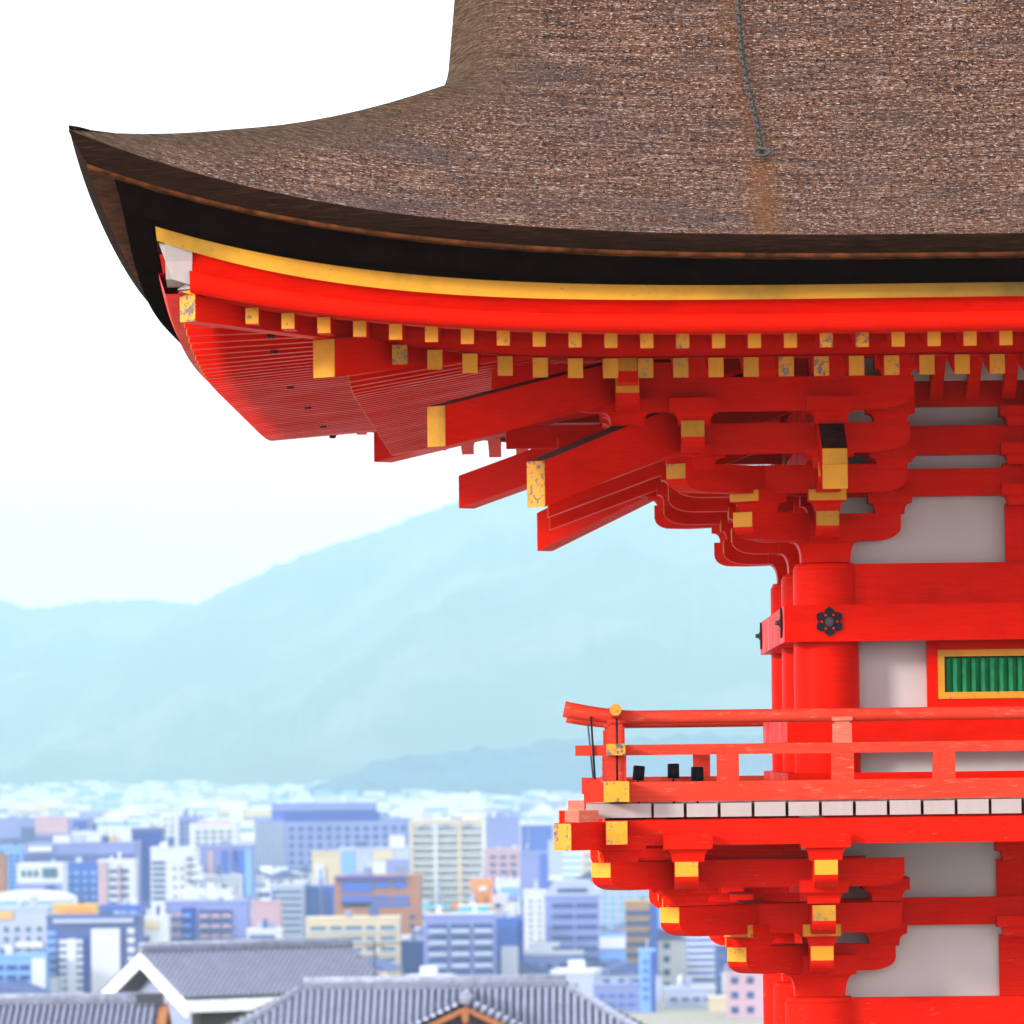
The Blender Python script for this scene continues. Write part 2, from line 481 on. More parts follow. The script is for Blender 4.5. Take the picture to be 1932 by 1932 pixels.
# point of the roof that the photo shows at (u, v)
def roof_hit(u, v):
    lo, hi = 0.0, 6.5
    for _ in range(50):
        d = 0.5 * (lo + hi); p = W(u, v, -E0 + d)
        if p[2] > roof_z(p[0], d): lo = d if False else lo; hi = d if p[2] < roof_z(p[0], d) else hi; lo = d if p[2] > roof_z(p[0], d) else lo
        else: hi = d
    return p[0], d
def roof_hit(u, v):
    best = None
    for i in range(1300):
        d = i * 0.005; p = W(u, v, -E0 + d)
        e = abs(p[2] - roof_z(p[0], d))
        if best is None or e < best[0]: best = (e, float(p[0]), d)
    return best[1], best[2]
CH = (roof_hit(1389, 2), roof_hit(1437, 305))
BARK = bark_roof(CH)

# roof skin: front and back slopes up to the ridge, two hip slopes
roof_bm = bmesh.new()
dr = [0, .05, .12, .25, .4, .55, .7, .85, 1.0, 1.15, 1.3, 1.45, 1.6, 1.75, 1.9, DH, 2.14, 2.22, 2.32, 2.45, 2.6, 2.8, 3.0, 3.3, 3.6, 4.0, 4.6, 5.2, 6.0, E0 + LY / 2]
for side in (0, 2):
    rows, uv = [], []
    for d in dr:
        x0, x1 = verge(d), LX - verge(d)
        r, q = [], []
        for s in eased(1.0, 0.0, 90):
            a = x0 + (x1 - x0) * s
            z = roof_z(a, d)
            if d > DH:                                      # rounded verge of the gable
                e = min(a - x0, x1 - a)
                if e < 0.35: z -= 0.16 * (1 - e / 0.35) ** 2 * min(1.0, (d - DH) / 0.5)
            r.append(side_pts(side, a, E0 - d, z)); q.append((a, d))
        if side == 2: r.reverse(); q.reverse()
        rows.append(r); uv.append(q)
    grid(roof_bm, rows, uv=uv)
for side in (1, 3):
    rows, uv = [], []
    for d in [x for x in dr if x <= DH]:
        dd = min(d, DH)
        r, q = [], []
        for s in eased(1.0, 0.0, 60):
            a = -E0 + dd + (LY + 2 * (E0 - dd)) * s
            r.append(side_pts(side, a, E0 - d, roof_z(a, d, LY) - (0.02 if d > DH else 0))); q.append((a + 31.7, d))
        if side == 1: r.reverse(); q.reverse()
        rows.append(r); uv.append(q)
    grid(roof_bm, rows, uv=uv)
bmesh.ops.remove_doubles(roof_bm, verts=roof_bm.verts[:], dist=0.004)
roof = part('roof', roof_bm, BARK)

# stepped eave edge under the skin: sections as (E, curve) pairs, swept round all four sides
def sweep(name, sec, mat, parent, sides=(0, 1, 2, 3), lo=None, hi=None, closed=False):
    bm = bmesh.new()
    for sd_ in sides:
        L = LX if sd_ in (0, 2) else LY
        rows = []
        for E, cf in sec + ([sec[0]] if closed else []):
            aa = eased(L, E, 110 if L == LX else 80)
            if lo is not None:
                a0 = lo; a1 = L - lo
                aa = [a0 + (a1 - a0) * i / 109 for i in range(110)]
            rows.append([side_pts(sd_, a, E, cf(a, L)) for a in aa])
        if sd_ in (0, 3): rows = rows[::-1]
        grid(bm, rows)
    return part(name, bm, mat, parent, smooth=False)
e1 = lambda a, L=LX: c_bot(a, L) + 0.024
sweep('bark_edge', [(4.41, c_top), (4.412, lambda a, L=LX: c_top(a, L) - 0.012), (4.318, e1)], BARKEDGE, roof)
sweep('edge_board', [(4.318, e1), (4.322, e1), (4.314, c_bot), (4.16, c_bot)], PLANKEDGE, roof)
sweep('under_layer', [(4.18, lambda a, L=LX: c_bot(a, L) + .02), (4.13, c_2nd), (3.985, c_2nd), (3.962, c_gt)], DARKBARK, roof)
gb = sweep('ochre_fascia', [(3.958, lambda a, L=LX: c_gt(a, L) + .012), (3.950, c_gb)], GOLDF, roof)
up = lambda a, L=LX: c_gb(a, L) + .004
mid2 = lambda a, L=LX: c_mid(a, L)
sweep('upper_fascia', [(3.949, lambda a, L=LX: c_gb(a, L) + .001), (3.888, up), (3.906, mid2), (3.78, mid2)], RED, roof, lo=-3.755)
sweep('lower_fascia', [(3.80, lambda a, L=LX: c_mid(a, L) + .006), (3.955, lambda a, L=LX: c_mid(a, L) + .004), (3.915, c_red), (3.60, c_red)], RED, roof, lo=-3.765)
# whitewashed butt ends of the fascia at the front left corner
bm = bmesh.new()
for s_ in (0, 1):
    for (a0, a1) in ((-3.945, -3.752),):
        pts = []
        for E in (3.905, 3.75):
            for zf in ((lambda a: c_gb(a) - 0.190), (lambda a: c_gb(a) - 0.002)):
                for a in (a0 + (0.075 if zf(0) < 2.5 else 0), a1): pts.append(side_pts(s_, a, E, zf(a)))
        # pts: [E out: lo a0, lo a1, hi a0, hi a1, E in: ...]
        o = pts
        if s_ == 0: hexa(bm, [o[0], o[1], o[5], o[4], o[2], o[3], o[7], o[6]])
        else: hexa(bm, [o[1], o[0], o[4], o[5], o[3], o[2], o[6], o[7]])
part('fascia_end', bm, WHITEWOOD, roof)
# gable walls, far above the picture but there
bm = bmesh.new()
for x in (-E0 + 2.42, LX + E0 - 2.42):
    ring = [(x, y, roof_z(0, min(y + E0, LY + E0 - y)) - 0.25) for y in lin(-E0 + 2.3, LY + E0 - 2.3, 21)]
    bm.faces.new([bm.verts.new(p) for p in ring])
part('gable', bm, DARKWOOD, roof)
bm = bmesh.new()
zr = roof_z(4, E0 + LY / 2)
box(bm, -2.3, LX + 2.3, LY / 2 - .25, LY / 2 + .25, zr - .1, zr + .45)
part('ridge', bm, BARKEDGE, roof, bevel=.03)
# little dark cap where hip and gable meet
p = W(822, 176, -2.5)
bm = bmesh.new(); tube(bm, [(p[0] - .05, -2.42, p[2] - .02), (p[0], -2.40, p[2]), (p[0] + .05, -2.37, p[2] + .02), (p[0] + .12, -2.32, p[2] + .035)], .016, 8)
part('hip_cap', bm, IRON, roof)

# soffits above the rafters
def rise_f(a, E, L): return (c_fly(a, L) - 2.302) * (E / 3.7) ** 2
def rise_b(a, E, L): return (c_base(a, L) - 2.185) * (E / 2.92) ** 1.6
def fly_bot(a, E, L=LX): return 2.302 + 0.10 * (3.7 - E) + rise_f(a, E, L)
def base_bot(a, E, L=LX): return 2.185 + 0.175 * (2.92 - E) + rise_b(a, E, L)
FH, FW, BH, BW = 0.094, 0.078, 0.118, 0.092
bm = bmesh.new()
for (fn, hh, es) in ((fly_bot, FH, lin(3.84, 2.7, 10)), (base_bot, BH, lin(2.93, 0.0, 14))):
    for sd_ in (0, 1, 2, 3):
        L = LX if sd_ in (0, 2) else LY
        rows = [[side_pts(sd_, a, E, fn(a, E, L) + hh + .003) for a in eased(L, E, 60)] for E in es]
        if sd_ in (0, 3): pass
        grid(bm, rows)
part('soffit_board', bm, RED)
# strip that carries the flying rafters on the ends of the base rafters
def kio(lowf, upf, E_out, E_in, name):
    bm = bmesh.new()
    for sd_ in (0, 1, 2, 3):
        L = LX if sd_ in (0, 2) else LY
        rows = []
        for E, f in ((E_in, lowf), (E_out, lowf), (E_out, upf), (E_in, upf)):
            rows.append([side_pts(sd_, a, E, f(a, L)) for a in eased(L, E, 80)])
        if sd_ in (0, 3): rows = rows[::-1]
        grid(bm, rows, smooth=False)
    return part(name, bm, RED)
kio(lambda a, L: base_bot(a, 2.9, L) + BH + .004, lambda a, L: fly_bot(a, 2.9, L) + FH + .01, 2.91, 2.80, 'rafter_strip')

PITCH, PHASE = 0.2065, -1.357
def mk_rafter(name, side, a, Eo, Ei, fn, w, h):
    L = LX if side in (0, 2) else LY
    p0 = side_pts(side, a, Eo, fn(a, Eo, L)); p1 = side_pts(side, a, Ei, fn(a, Ei, L))
    jx = random.uniform(-.004, .004)
    bm = bmesh.new(); beam(bm, p0, p1, w, h)
    r = part(name, bm, RED, bevel=.003)
    d = (Vector(p0) - Vector(p1)).normalized()
    bm = bmesh.new(); beam(bm, Vector(p0) + d * .004, Vector(p0) - d * .004, w - .004, h - .003)
    for v in bm.verts: v.co.z += .0015
    c = part('end_cap', bm, GOLD, r, bevel=.002)
    if random.random() < .36: c.data.materials[0] = GOLDW
    return r
def rafters(name, Eo, fn, w, h, Ein, side, lo, hi):
    k0 = math.ceil((lo - PHASE) / PITCH)
    a = PHASE + k0 * PITCH
    while a <= hi:
        L = LX if side in (0, 2) else LY
        over = max(0.0, -a, a - L)
        mk_rafter(name, side, a, Eo, max(Ein, over + .02), fn, w, h)
        a += PITCH
rafters('flying_rafter', 3.70, fly_bot, FW, FH, 2.72, 0, -3.47, 1.85)
rafters('flying_rafter', 3.825, fly_bot, FW + .016, FH + .012, 2.72, 1, -3.47, LY + 3.5)
rafters('flying_rafter', 3.70, fly_bot, FW, FH, 2.72, 2, -3.47, -.9)
rafters('base_rafter', 2.92, base_bot, BW, BH, 0.1, 0, -2.62, 1.85)
rafters('base_rafter', 2.92, base_bot, BW, BH, 0.1, 1, -2.62, LY + 2.65)
rafters('base_rafter', 2.92, base_bot, BW, BH, 0.1, 2, -2.62, 0.1)

def corner_pt(sy, E, z):
    return (-E, -E, z) if sy < 0 else (-E, LY + E, z)
def diag_beam(name, sy, E_out, z_out, E_in, z_in, w, h, capmat=GOLD, capextra=0.0):
    bm = bmesh.new()
    p0, p1 = Vector(corner_pt(sy, E_out, z_out)), Vector(corner_pt(sy, E_in, z_in))
    beam(bm, p0, p1, w, h)
    bm.faces.ensure_lookup_table(); bm.faces[1].material_index = 1
    r = part(name, bm, [RED, GREYWOOD if name == 'tail_rafter' else RED], bevel=.004)
    d = (p0 - p1).normalized()
    bm = bmesh.new(); beam(bm, p0 + d * .005, p0 - d * .005, w - .004, h - .004)
    for v in bm.verts: v.co.z += .002
    part('end_cap', bm, capmat, r, bevel=.002)
    return r
for sy in (-1, 1):
    hr = diag_beam('hip_rafter', sy, 3.785, 2.490, 2.45, 2.385, .135, .185, GOLDW)
    # small lead saddle on its end
    bm = bmesh.new()
    a, b_, dd = Vector(corner_pt(sy, 3.80, 2.678)), Vector(corner_pt(sy, 3.60, 2.662)), 0
    s = Vector((0.05 if True else 0, -0.05 * (1 if sy > 0 else -1) * -1, 0))
    s = Vector((.048, .048 * (1 if sy > 0 else -1), 0)) if False else Vector((.05, -.05 * (-sy) * -1, 0)) if False else Vector((.05, .05 * sy, 0))
    top0, top1 = a + Vector((0, 0, .035)), b_ + Vector((0, 0, .035))
    vs = [bm.verts.new(q) for q in (a - s, a + s, top0, b_ - s, b_ + s, top1)]
    for f in ((0, 1, 2), (5, 4, 3), (0, 2, 5, 3), (2, 1, 4, 5), (1, 0, 3, 4)): bm.faces.new([vs[i] for i in f])
    part('saddle_cap', bm, plain('lead_grey', (.40, .36, .42), .6), hr)
    diag_beam('hip_rafter', sy, 3.035, 2.205, 0.0, 2.74, .185, .225)
    diag_beam('tail_rafter', sy, 2.395, 1.822, 0.15, 2.50, .155, .245)
    diag_beam('tail_rafter', sy, 1.810, 1.478, 0.15, 2.22, .155, .280, GOLDW)

# small black fittings hanging under the flying rafters of the left eave
def soffit_hit(u, v):
    best = None
    for i in range(1200):
        y = -3.4 + i * .009; q = W(u, v, y); e = abs(q[2] - fly_bot(y, -q[0], LY))
        if -3.7 < q[0] < -2.7 and (best is None or e < best[0]): best = (e, q)
    return best[1] if best else None
for (u, v) in ((512, 634), (517, 663), (548, 730), (581, 768), (610, 804), (628, 824)):
    q = soffit_hit(u, v)
    if q is None: continue
    bm = bmesh.new(); cyl(bm, (q[0] - .001, q[1], q[2] + .012), (q[0], q[1], q[2] - .012), .030, .022, 12); cyl(bm, (q[0], q[1], q[2] + .012), (q[0], q[1], q[2] + .02), .04, .04, 12)
    part('eave_fitting', bm, IRON)
# purlins that carry the base rafters
bm = bmesh.new()
for y in (-1.33, LY + 1.33): box(bm, -2.0, LX + 2.0, y - .07, y + .07, 2.395, 2.50)
for x in (-1.33, LX + 1.33): box(bm, x - .068, x + .068, -2.0, LY + 2.0, 2.393, 2.498)
part('purlin', bm, RED)

# ------------------------------------------------------------------ brackets
AW = 0.145
def arm_poly(L0, L1, h, c0=True, c1=True, k=0.95):
    def endc(sgn, L):
        pts = []
        for i in range(7):
            tt = math.pi / 2 * i / 6
            pts.append((sgn * (L - k * h + k * h * math.cos(tt)), 0.46 * h - 0.46 * h * math.sin(tt)))
        return pts
    poly = []
    poly += (endc(-1, L0) if c0 else [(-L0, 0)])               # from left end down to the bottom
    r = endc(1, L1)[::-1] if c1 else [(L1, 0)]
    poly += r
    poly += [(L1, h), (-L0, h)]
    return poly
def arm(px, py, ang, L0, L1, z, h, cap1=True, cap0=False, w=AW, c0=True, c1=True, mat=None, capmat=None, k=0.95):
    bm = bmesh.new(); prism(bm, arm_poly(L0, L1, h, c0, c1, k), -w / 2, w / 2)
    o = fin('bracket_arm', bm, mat or RED, gate, Vector((px, py, z)) + OFF, ang, bevel=.0035)
    for on, s, L in ((cap1, 1, L1), (cap0, -1, L0)):
        if not on: continue
        bm = bmesh.new()
        x0, x1 = sorted((s * (L - .004), s * (L + .004)))
        box(bm, x0, x1, -w / 2 + .002, w / 2 - .002, .47 * h, h - .002)
        fin('end_cap', bm, capmat or GOLD, o)
    return o
def block_bm(w, h, narrow=0.66, upper=0.52):
    bm = bmesh.new()
    st = [(0.0, narrow), (.10, narrow + .005)]
    for i in range(1, 6):
        tt = i / 5
        st.append((.10 + (1 - upper - .10) * math.sin(tt * math.pi / 2) ** 1.0, narrow + .005 + (.93 - narrow) * (1 - math.cos(tt * math.pi / 2))))
    st += [(1 - upper + .002, 1.0), (1.0, 1.0)]
    rings = []
    for zf, wf in st:
        a = w * wf / 2
        rings.append([bm.verts.new(q) for q in ((-a, -a, zf * h), (a, -a, zf * h), (a, a, zf * h), (-a, a, zf * h))])
    for r0, r1 in zip(rings, rings[1:]):
        for i in range(4):
            j = (i + 1) % 4
            bm.faces.new((r0[i], r0[j], r1[j], r1[i]))
    bm.faces.new(rings[0][::-1]); bm.faces.new(rings[-1])
    return bm
BLK = {}
def block(px, py, z, w, h, ang=0.0, face=None, mat=None, narrow=0.66, upper=0.52):
    key = (round(w, 3), round(h, 3), mat.name if mat else '', narrow, upper)
    if key not in BLK:
        BLK[key] = fin('bearing_block', block_bm(w, h, narrow, upper), mat or RED, gate, Vector((px, py, z)) + OFF, ang)
        o = BLK[key]
    else:
        o = link_copy(BLK[key], gate, Vector((px, py, z)) + OFF, ang)
    if face is not None:                       # an ochre band on the outward face
        bm = bmesh.new(); a = w / 2
        ca, sa = math.cos(face), math.sin(face)
        box(bm, a - .003, a + .004, -a + .003, a - .003, (1 - upper) * h + .004, h - .003)
        fin('end_cap', bm, GOLD, o, rz=face)
    return o

PI = math.pi
def cluster(cx, cy, sy, Z, upper_storey, mat=None, corner=True, full=True):
    """bracket set at a column. outward: -X always (left wall) and, at corners, sy along Y"""
    S1, S2, S3 = .43, .85, 1.25
    inn_y = -sy
    aX = PI                              # pointing outward along -X
    aY = PI / 2 * sy                     # pointing outward along Y (sy)
    # capital on the column
    z0, z1 = Z['D']
    block(cx, cy, z0, Z['Dw'], z1 - z0, mat=mat, narrow=.70, upper=.46)
    zl, hl = Z['L1'], Z['H1']
    arm(cx, cy, aX, .48, .53, zl, hl, mat=mat)
    if corner:
        arm(cx, cy, aY, .48, .531, zl + .001, hl, mat=mat)
        dg = math.atan2(sy, -1)
        arm(cx, cy, dg, .3, .53 * 1.414 , zl - .001, hl, mat=mat, w=AW + .02)
        block(cx - S1, cy + sy * S1, Z['B1'], .25, Z['HB1'], dg, 0.0, mat=mat)
    else:
        arm(cx, cy, PI / 2, .48, .48, zl + .001, hl, False, mat=mat)
        block(cx, cy - S1 + .02, Z['B1'], .25, Z['HB1'], mat=mat)
    # blocks on level one
    block(cx - S1, cy, Z['B1'], .24, Z['HB1'], 0, PI, mat=mat)
    block(cx + .41, cy, Z['B1'], .28, Z['HB1'], mat=mat)
    if corner:
        block(cx, cy + sy * S1, Z['B1'], .24, Z['HB1'], 0, aY, mat=mat)
        block(cx, cy - sy * .41, Z['B1'], .28, Z['HB1'], mat=mat)
    # level two
    zl, hl = Z['L2'], Z['H2']
    arm(cx, cy, aX, .3, .95, zl, hl, mat=mat)
    arm(cx - S1, cy, PI / 2, .44 if sy < 0 else .50, .50 if sy < 0 else .44, zl + .002, hl, False, mat=mat)
    if corner:
        arm(cx, cy, aY, .3, .951, zl + .001, hl, mat=mat)
        arm(cx, cy + sy * S1, 0, .44, .50, zl + .0025, hl, False, mat=mat)
        arm(cx, cy, dg, .3, .95 * 1.414, zl - .001, hl, mat=mat, w=AW + .02)
        block(cx - S2, cy + sy * S2, Z['B2'], .29, Z['HB2'], dg, mat=mat)
        block(cx, cy + sy * S2, Z['B2'], .30, Z['HB2'], mat=mat)
        block(cx + .41, cy + sy * S1, Z['B2'], .28, Z['HB2'], mat=mat)
        block(cx + .41, cy, Z['B2'], .29, Z['HB2'], mat=mat)
    block(cx - S2, cy, Z['B2'], .30, Z['HB2'], mat=mat)
    # level three
    zl, hl = Z['L3'], Z['H3']
    if not upper_storey:
        arm(cx, cy, aX, .3, 1.37, zl + .001, hl, mat=mat)
        if corner:
            arm(cx, cy, aY, .3, 1.371, zl + .002, hl, mat=mat)
            arm(cx, cy, dg, .3, 1.37 * 1.414, zl, hl, mat=mat, w=AW + .02)
    if corner:
        arm(cx - S2, cy, aY, .50, 1.36, zl, hl, mat=mat, k=1.4 if upper_storey else .95)
        arm(cx, cy + sy * S2, PI, .50, 1.361, zl + .0015, hl, mat=mat, k=1.4 if upper_storey else .95)
        for (ox, oy) in ((0, S3), (-S2 + .01, S3)):
            block(cx + ox, cy + sy * oy, Z['B3'], .30, Z['HB3'], mat=mat)
        for (ox, oy) in ((-S3, 0), (-S3, S2 - .01)):
            block(cx + ox, cy + sy * oy, Z['B3'], .30, Z['HB3'], mat=mat)
        block(cx - S3, cy + sy * S3, Z['B3'], .31, Z['HB3'], 0 if upper_storey else 0, mat=mat)
    else:
        arm(cx - S2, cy, PI / 2, .50, .50, zl, hl, False, mat=mat)
        block(cx - S3, cy, Z['B3'], .30, Z['HB3'], mat=mat)
    if upper_storey:
        # tail rafters on the axes, steep, with dark weathered tops
        for (dx, dy) in (((0, sy), (-1, 0)) if corner else ((-1, 0),)):
            tip, ztip = 1.76, Z['T']
            for (w, h, dz, back) in ((.155, .150, 0.0, 0.0), (.150, .095, .152, .0)):
                pass
            p0 = Vector((cx + dx * tip, cy + dy * tip, ztip)); p1 = Vector((cx + dx * .2, cy + dy * .2, ztip + .36 * (tip - .2)))
            bm = bmesh.new(); beam(bm, p0, p1, .155, .245)
            bm.faces.ensure_lookup_table(); bm.faces[1].material_index = 1
            r = part('tail_rafter', bm, [RED, DARKWOOD], bevel=.004)
            d = (p0 - p1).normalized()
            bm = bmesh.new(); beam(bm, p0 + d * .005, p0 - d * .004, .151, .148); part('end_cap', bm, GOLD, r)
            bm = bmesh.new(); beam(bm, p0 + d * .003 + Vector((0, 0, .150)), p0 - d * .004 + Vector((0, 0, .150)), .149, .093); part('end_cap', bm, GOLD, r)
        zl, hl = Z['L4'], Z['H4']
        if corner:
            arm(cx, cy + sy * S3, PI, .51, 1.70, zl, hl, mat=mat, k=1.4)
            arm(cx - S3, cy, aY, .51, 1.701, zl + .001, hl, mat=mat, k=1.4)
            block(cx + .38, cy + sy * S3 * .68, Z['B3'], .30, Z['HB3'], mat=mat)
            z5 = zl + hl - .068
            for q in (0, 1):
                bm = bmesh.new()
                if q == 0: box(bm, cx - 2.08, cx - .95, cy + sy * S3 - .065, cy + sy * S3 + .065, z5, z5 + .165)
                else: box(bm, cx - S3 - .063, cx - S3 + .063, min(cy + sy * 2.08, cy + sy * .95), max(cy + sy * 2.08, cy + sy * .95), z5 + .001, z5 + .164)
                o = part('bracket_beam', bm, RED, bevel=.003)
                bm = bmesh.new()
                if q == 0: box(bm, cx - 2.084, cx - 2.076, cy + sy * S3 - .063, cy + sy * S3 + .063, z5 + .07, z5 + .163)
                else:
                    yy = cy + sy * 2.08
                    box(bm, cx - S3 - .061, cx - S3 + .061, yy - .004, yy + .004, z5 + .07, z5 + .162)
                part('end_cap', bm, GOLD, o)
            for ox in (-.83, -.42, .0, .40):
                block(cx + ox, cy + sy * S3, zl + hl - .03, .26, .15, mat=mat)
                block(cx - S3, cy - ox * inn_y * -1 * -1 if False else cy + sy * -ox, zl + hl - .03, .26, .15, mat=mat)
        else:
            arm(cx - S3, cy, PI / 2, .51, .51, zl, hl, False, mat=mat, k=1.4)

ZU = dict(D=(zz(1061, -.15), zz(987, -.2)), Dw=.44,
          L1=zz(1017, -.5), H1=.175, B1=zz(967, -.45), HB1=.145,
          L2=zz(936, 0), H2=.175, B2=zz(884, -.85), HB2=.155,
          L3=zz(855, -.87), H3=.188, B3=zz(800, -1.25), HB3=.165,
          L4=zz(774, -1.25), H4=.205, T=zz(922, -1.76))
ZL = dict(D=(zz(1880, -.2), zz(1803, -.3)), Dw=.45,
          L1=zz(1836, -.55), H1=.17, B1=zz(1789, -.5), HB1=.155,
          L2=zz(1764, -.98), H2=.185, B2=zz(1704, -.92), HB2=.145,
          L3=zz(1675, -1.3), H3=.172, B3=zz(1623, -1.35), HB3=.165)
CXL = -.075
cluster(0, 0, -1, ZU, True)
cluster(0, LY / 2, 1, ZU, True, corner=False)
cluster(0, LY, 1, ZU, True)
cluster(CXL, CXL, -1, ZL, False, mat=REDW)
cluster(CXL, LY / 2, 1, ZL, False, mat=REDW, corner=False)
cluster(CXL, LY - CXL, 1, ZL, False, mat=REDW)

# ------------------------------------------------------------------ columns and walls, upper storey
def pillar(x, y, z0, z1, r, rt, mat):
    bm = bmesh.new(); cyl(bm, (x, y, z0), (x, y, z1 - .04), r, rt, 40, caps=False)
    cyl(bm, (x, y, z1 - .04), (x, y, z1), rt, rt - .018, 40)
    return part('pillar', bm, mat)
zc = zz(1062, -.2)
z_floor = zz(1511, -1.35)
for (x, y) in ((0, 0), (0, LY / 2), (0, LY), (2.68, 0), (5.36, 0), (LX, 0), (LX, LY / 2), (LX, LY), (2.68, LY), (5.36, LY)):
    pillar(x, y, z_floor - .1, zc, .2095, .204, RED)
zl1 = zz(1881, -.2)
for (x, y) in ((CXL, CXL), (CXL, LY / 2), (CXL, LY - CXL), (2.68, CXL), (5.36, CXL), (LX, CXL), (LX, LY / 2), (LX, LY), (2.68, LY), (5.36, LY)):
    pillar(x, y, -6.65, zl1, .222, .218, REDW if x < 0 else RED)

def rails(name, u_l, v0, v1, yf, depth, mat, right=LX, back=True, xl=None):
    """a beam along the front (face at yf) that starts at pixel u_l, and its twin along the left wall"""
    z1, z0 = zz(v0, yf, 1700), zz(v1, yf, 1700)
    x0 = xx(u_l, yf, (v0 + v1) / 2) if xl is None else xl
    bm = bmesh.new(); box(bm, x0, right, yf, yf + depth, z0, z1)
    return part(name, bm, mat, bevel=.004), z0, z1
# plaster behind everything
bm = bmesh.new()
box(bm, .05, LX - .05, .05, .09, z_floor - .05, 2.75)
part('plaster_wall', bm, PLASTER)
bm = bmesh.new(); box(bm, .045, .085, .1, LY - .1, z_floor - .05, 2.75); part('plaster_wall', bm, PLASTER)
bm = bmesh.new(); box(bm, .05, LX - .05, LY - .09, LY - .05, z_floor - .05, 2.75); part('plaster_wall', bm, PLASTER)
bm = bmesh.new(); box(bm, -.02, LX, -.02, .02, zz(1742, 0) - .9, z_floor - .125); part('plaster_wall', bm, PLASTER)
bm = bmesh.new(); box(bm, -.02, .02, .03, LY - .03, zz(1742, 0) - .9, z_floor - .125); part('plaster_wall', bm, PLASTER)

def front_and_side(name, v0, v1, half, mat, x_from=0.0, uz=1750):
    """through beams on the column line: front, left and back walls"""
    z1, z0 = zz(v0, -half, uz), zz(v1, -half, uz)
    bm = bmesh.new(); box(bm, x_from, LX, -half, half, z0, z1); part(name, bm, mat, bevel=.004)
    bm = bmesh.new(); box(bm, -half - .001, half - .001, .0, LY, z0 + .001, z1 - .001); part(name, bm, mat, bevel=.004)
front_and_side('head_beam', 1062, 1139, .085, RED)
front_and_side('tie_beam', 884, 936, .072, RED)
front_and_side('tie_beam', 803, 858, .073, RED)
front_and_side('tie_beam', 711, 767, .072, RED)
front_and_side('tie_beam', 630, 672, .071, RED)
# nageshi: proud rails that run round the column faces
def nageshi(v0, v1, e, mat, depth=.12):
    z1, z0 = zz(v0, -e, 1500), zz(v1, -e, 1500)
    obs = []
    bm = bmesh.new(); box(bm, -e, LX + e, -e, -e + depth, z0, z1); obs.append(part('wall_rail', bm, mat, bevel=.005))
    bm = bmesh.new(); box(bm, -e + .0015, -e + depth, -e + depth, LY + e - depth, z0 + .0015, z1 - .0015); obs.append(part('wall_rail', bm, mat, bevel=.005))
    bm = bmesh.new(); box(bm, -e, LX + e, LY + e - depth, LY + e, z0, z1); obs.append(part('wall_rail', bm, mat, bevel=.005))
    return z0, z1
NZ0, NZ1 = nageshi(1142, 1211, .272, RED)
nageshi(1353, 1401, .262, RED)
nageshi(1459, 1478, .262, RED)

# flower shaped nail covers
def nail_cover(loc, ang):
    bm = bmesh.new()
    n = 96; R = .089
    ring = []
    for i in range(n):
        th = 2 * PI * i / n
        ph = ((th + PI / 6) % (PI / 3)) - PI / 6
        rr = R * (0.80 + 0.20 * math.cos(ph * 3) ** 1.0) * (1.0 + 0.07 * max(0, 1 - abs(ph) / .10)) * (1 - .10 * max(0, (abs(ph) - .44) / .083))
        ring.append((rr * math.sin(th), rr * math.cos(th)))
    prism(bm, ring[::-1], -.012, 0)
    o = fin('nail_cover', bm, IRON, gate, Vector(loc) + OFF, ang)
    bm = bmesh.new()
    cyl(bm, (0, -.012, 0), (0, -.020, 0), .028, .026, 20)
    cyl(bm, (0, -.020, 0), (0, -.045, 0), .017, .013, 20)
    fin('boss', bm, plain('dark_bronze', (.05, .045, .055), .4, .5), o)
    bm = bmesh.new()
    for k in range(6):
        th = PI / 6 + k * PI / 3
        cyl(bm, (.048 * math.sin(th), -.0125, .048 * math.cos(th)), (.048 * math.sin(th), -.0135, .048 * math.cos(th)), .008, .008, 10)
    fin('pin_hole', bm, RED, o)
p = W(1565, 1173, -.272)
nail_cover((p[0], -.272, p[2]), 0)
nail_cover((-.272, .17, p[2] + .005), -PI / 2)
nail_cover((-.272, LY - .05, p[2] + .005), -PI / 2)
nail_cover((2.68, -.272, p[2]), 0)

# window bay
def fbox(name, u0, u1, v0, v1, yf, yb, mat, parent=None, bev=.003, um=None):
    x0, x1 = xx(u0, yf, (v0 + v1) / 2), xx(u1, yf, (v0 + v1) / 2)
    z1, z0 = zz(v0, yf, (u0 + u1) / 2), zz(v1, yf, (u0 + u1) / 2)
    bm = bmesh.new(); box(bm, x0, x1, yf, yb, z0, z1)
    return part(name, bm, mat, parent, bevel=bev)
xR = 1.98
def bay(bm, x0, x1, y0, y1, v0, v1): box(bm, x0, x1, y0, y1, zz(v1, y0, 1850), zz(v0, y0, 1850))
x_in = xx(1751, -.03)
bm = bmesh.new(); bay(bm, x_in, x_in + .066, -.04, .05, 1207, 1350); part('window_post', bm, RED, bevel=.003)
bm = bmesh.new(); bay(bm, 2.68 - x_in - .066, 2.68 - x_in, -.04, .05, 1207, 1350); part('window_post', bm, RED, bevel=.003)
bm = bmesh.new(); bay(bm, x_in + .067, 2.68 - x_in - .067, -.035, .048, 1207, 1225); part('window_lintel', bm, RED, bevel=.003)
bm = bmesh.new(); bay(bm, x_in + .067, 2.68 - x_in - .067, -.034, .048, 1318, 1351); part('window_sill', bm, RED, bevel=.003)
xw0, xw1 = x_in + .068, 2.68 - x_in - .068
zw0, zw1 = zz(1318, -.04, 1850) + .001, zz(1225, -.04, 1850) - .001
bm = bmesh.new()
fw = .042
box(bm, xw0, xw1, -.045, .03, zw1 - fw, zw1); box(bm, xw0, xw1, -.045, .03, zw0, zw0 + fw)
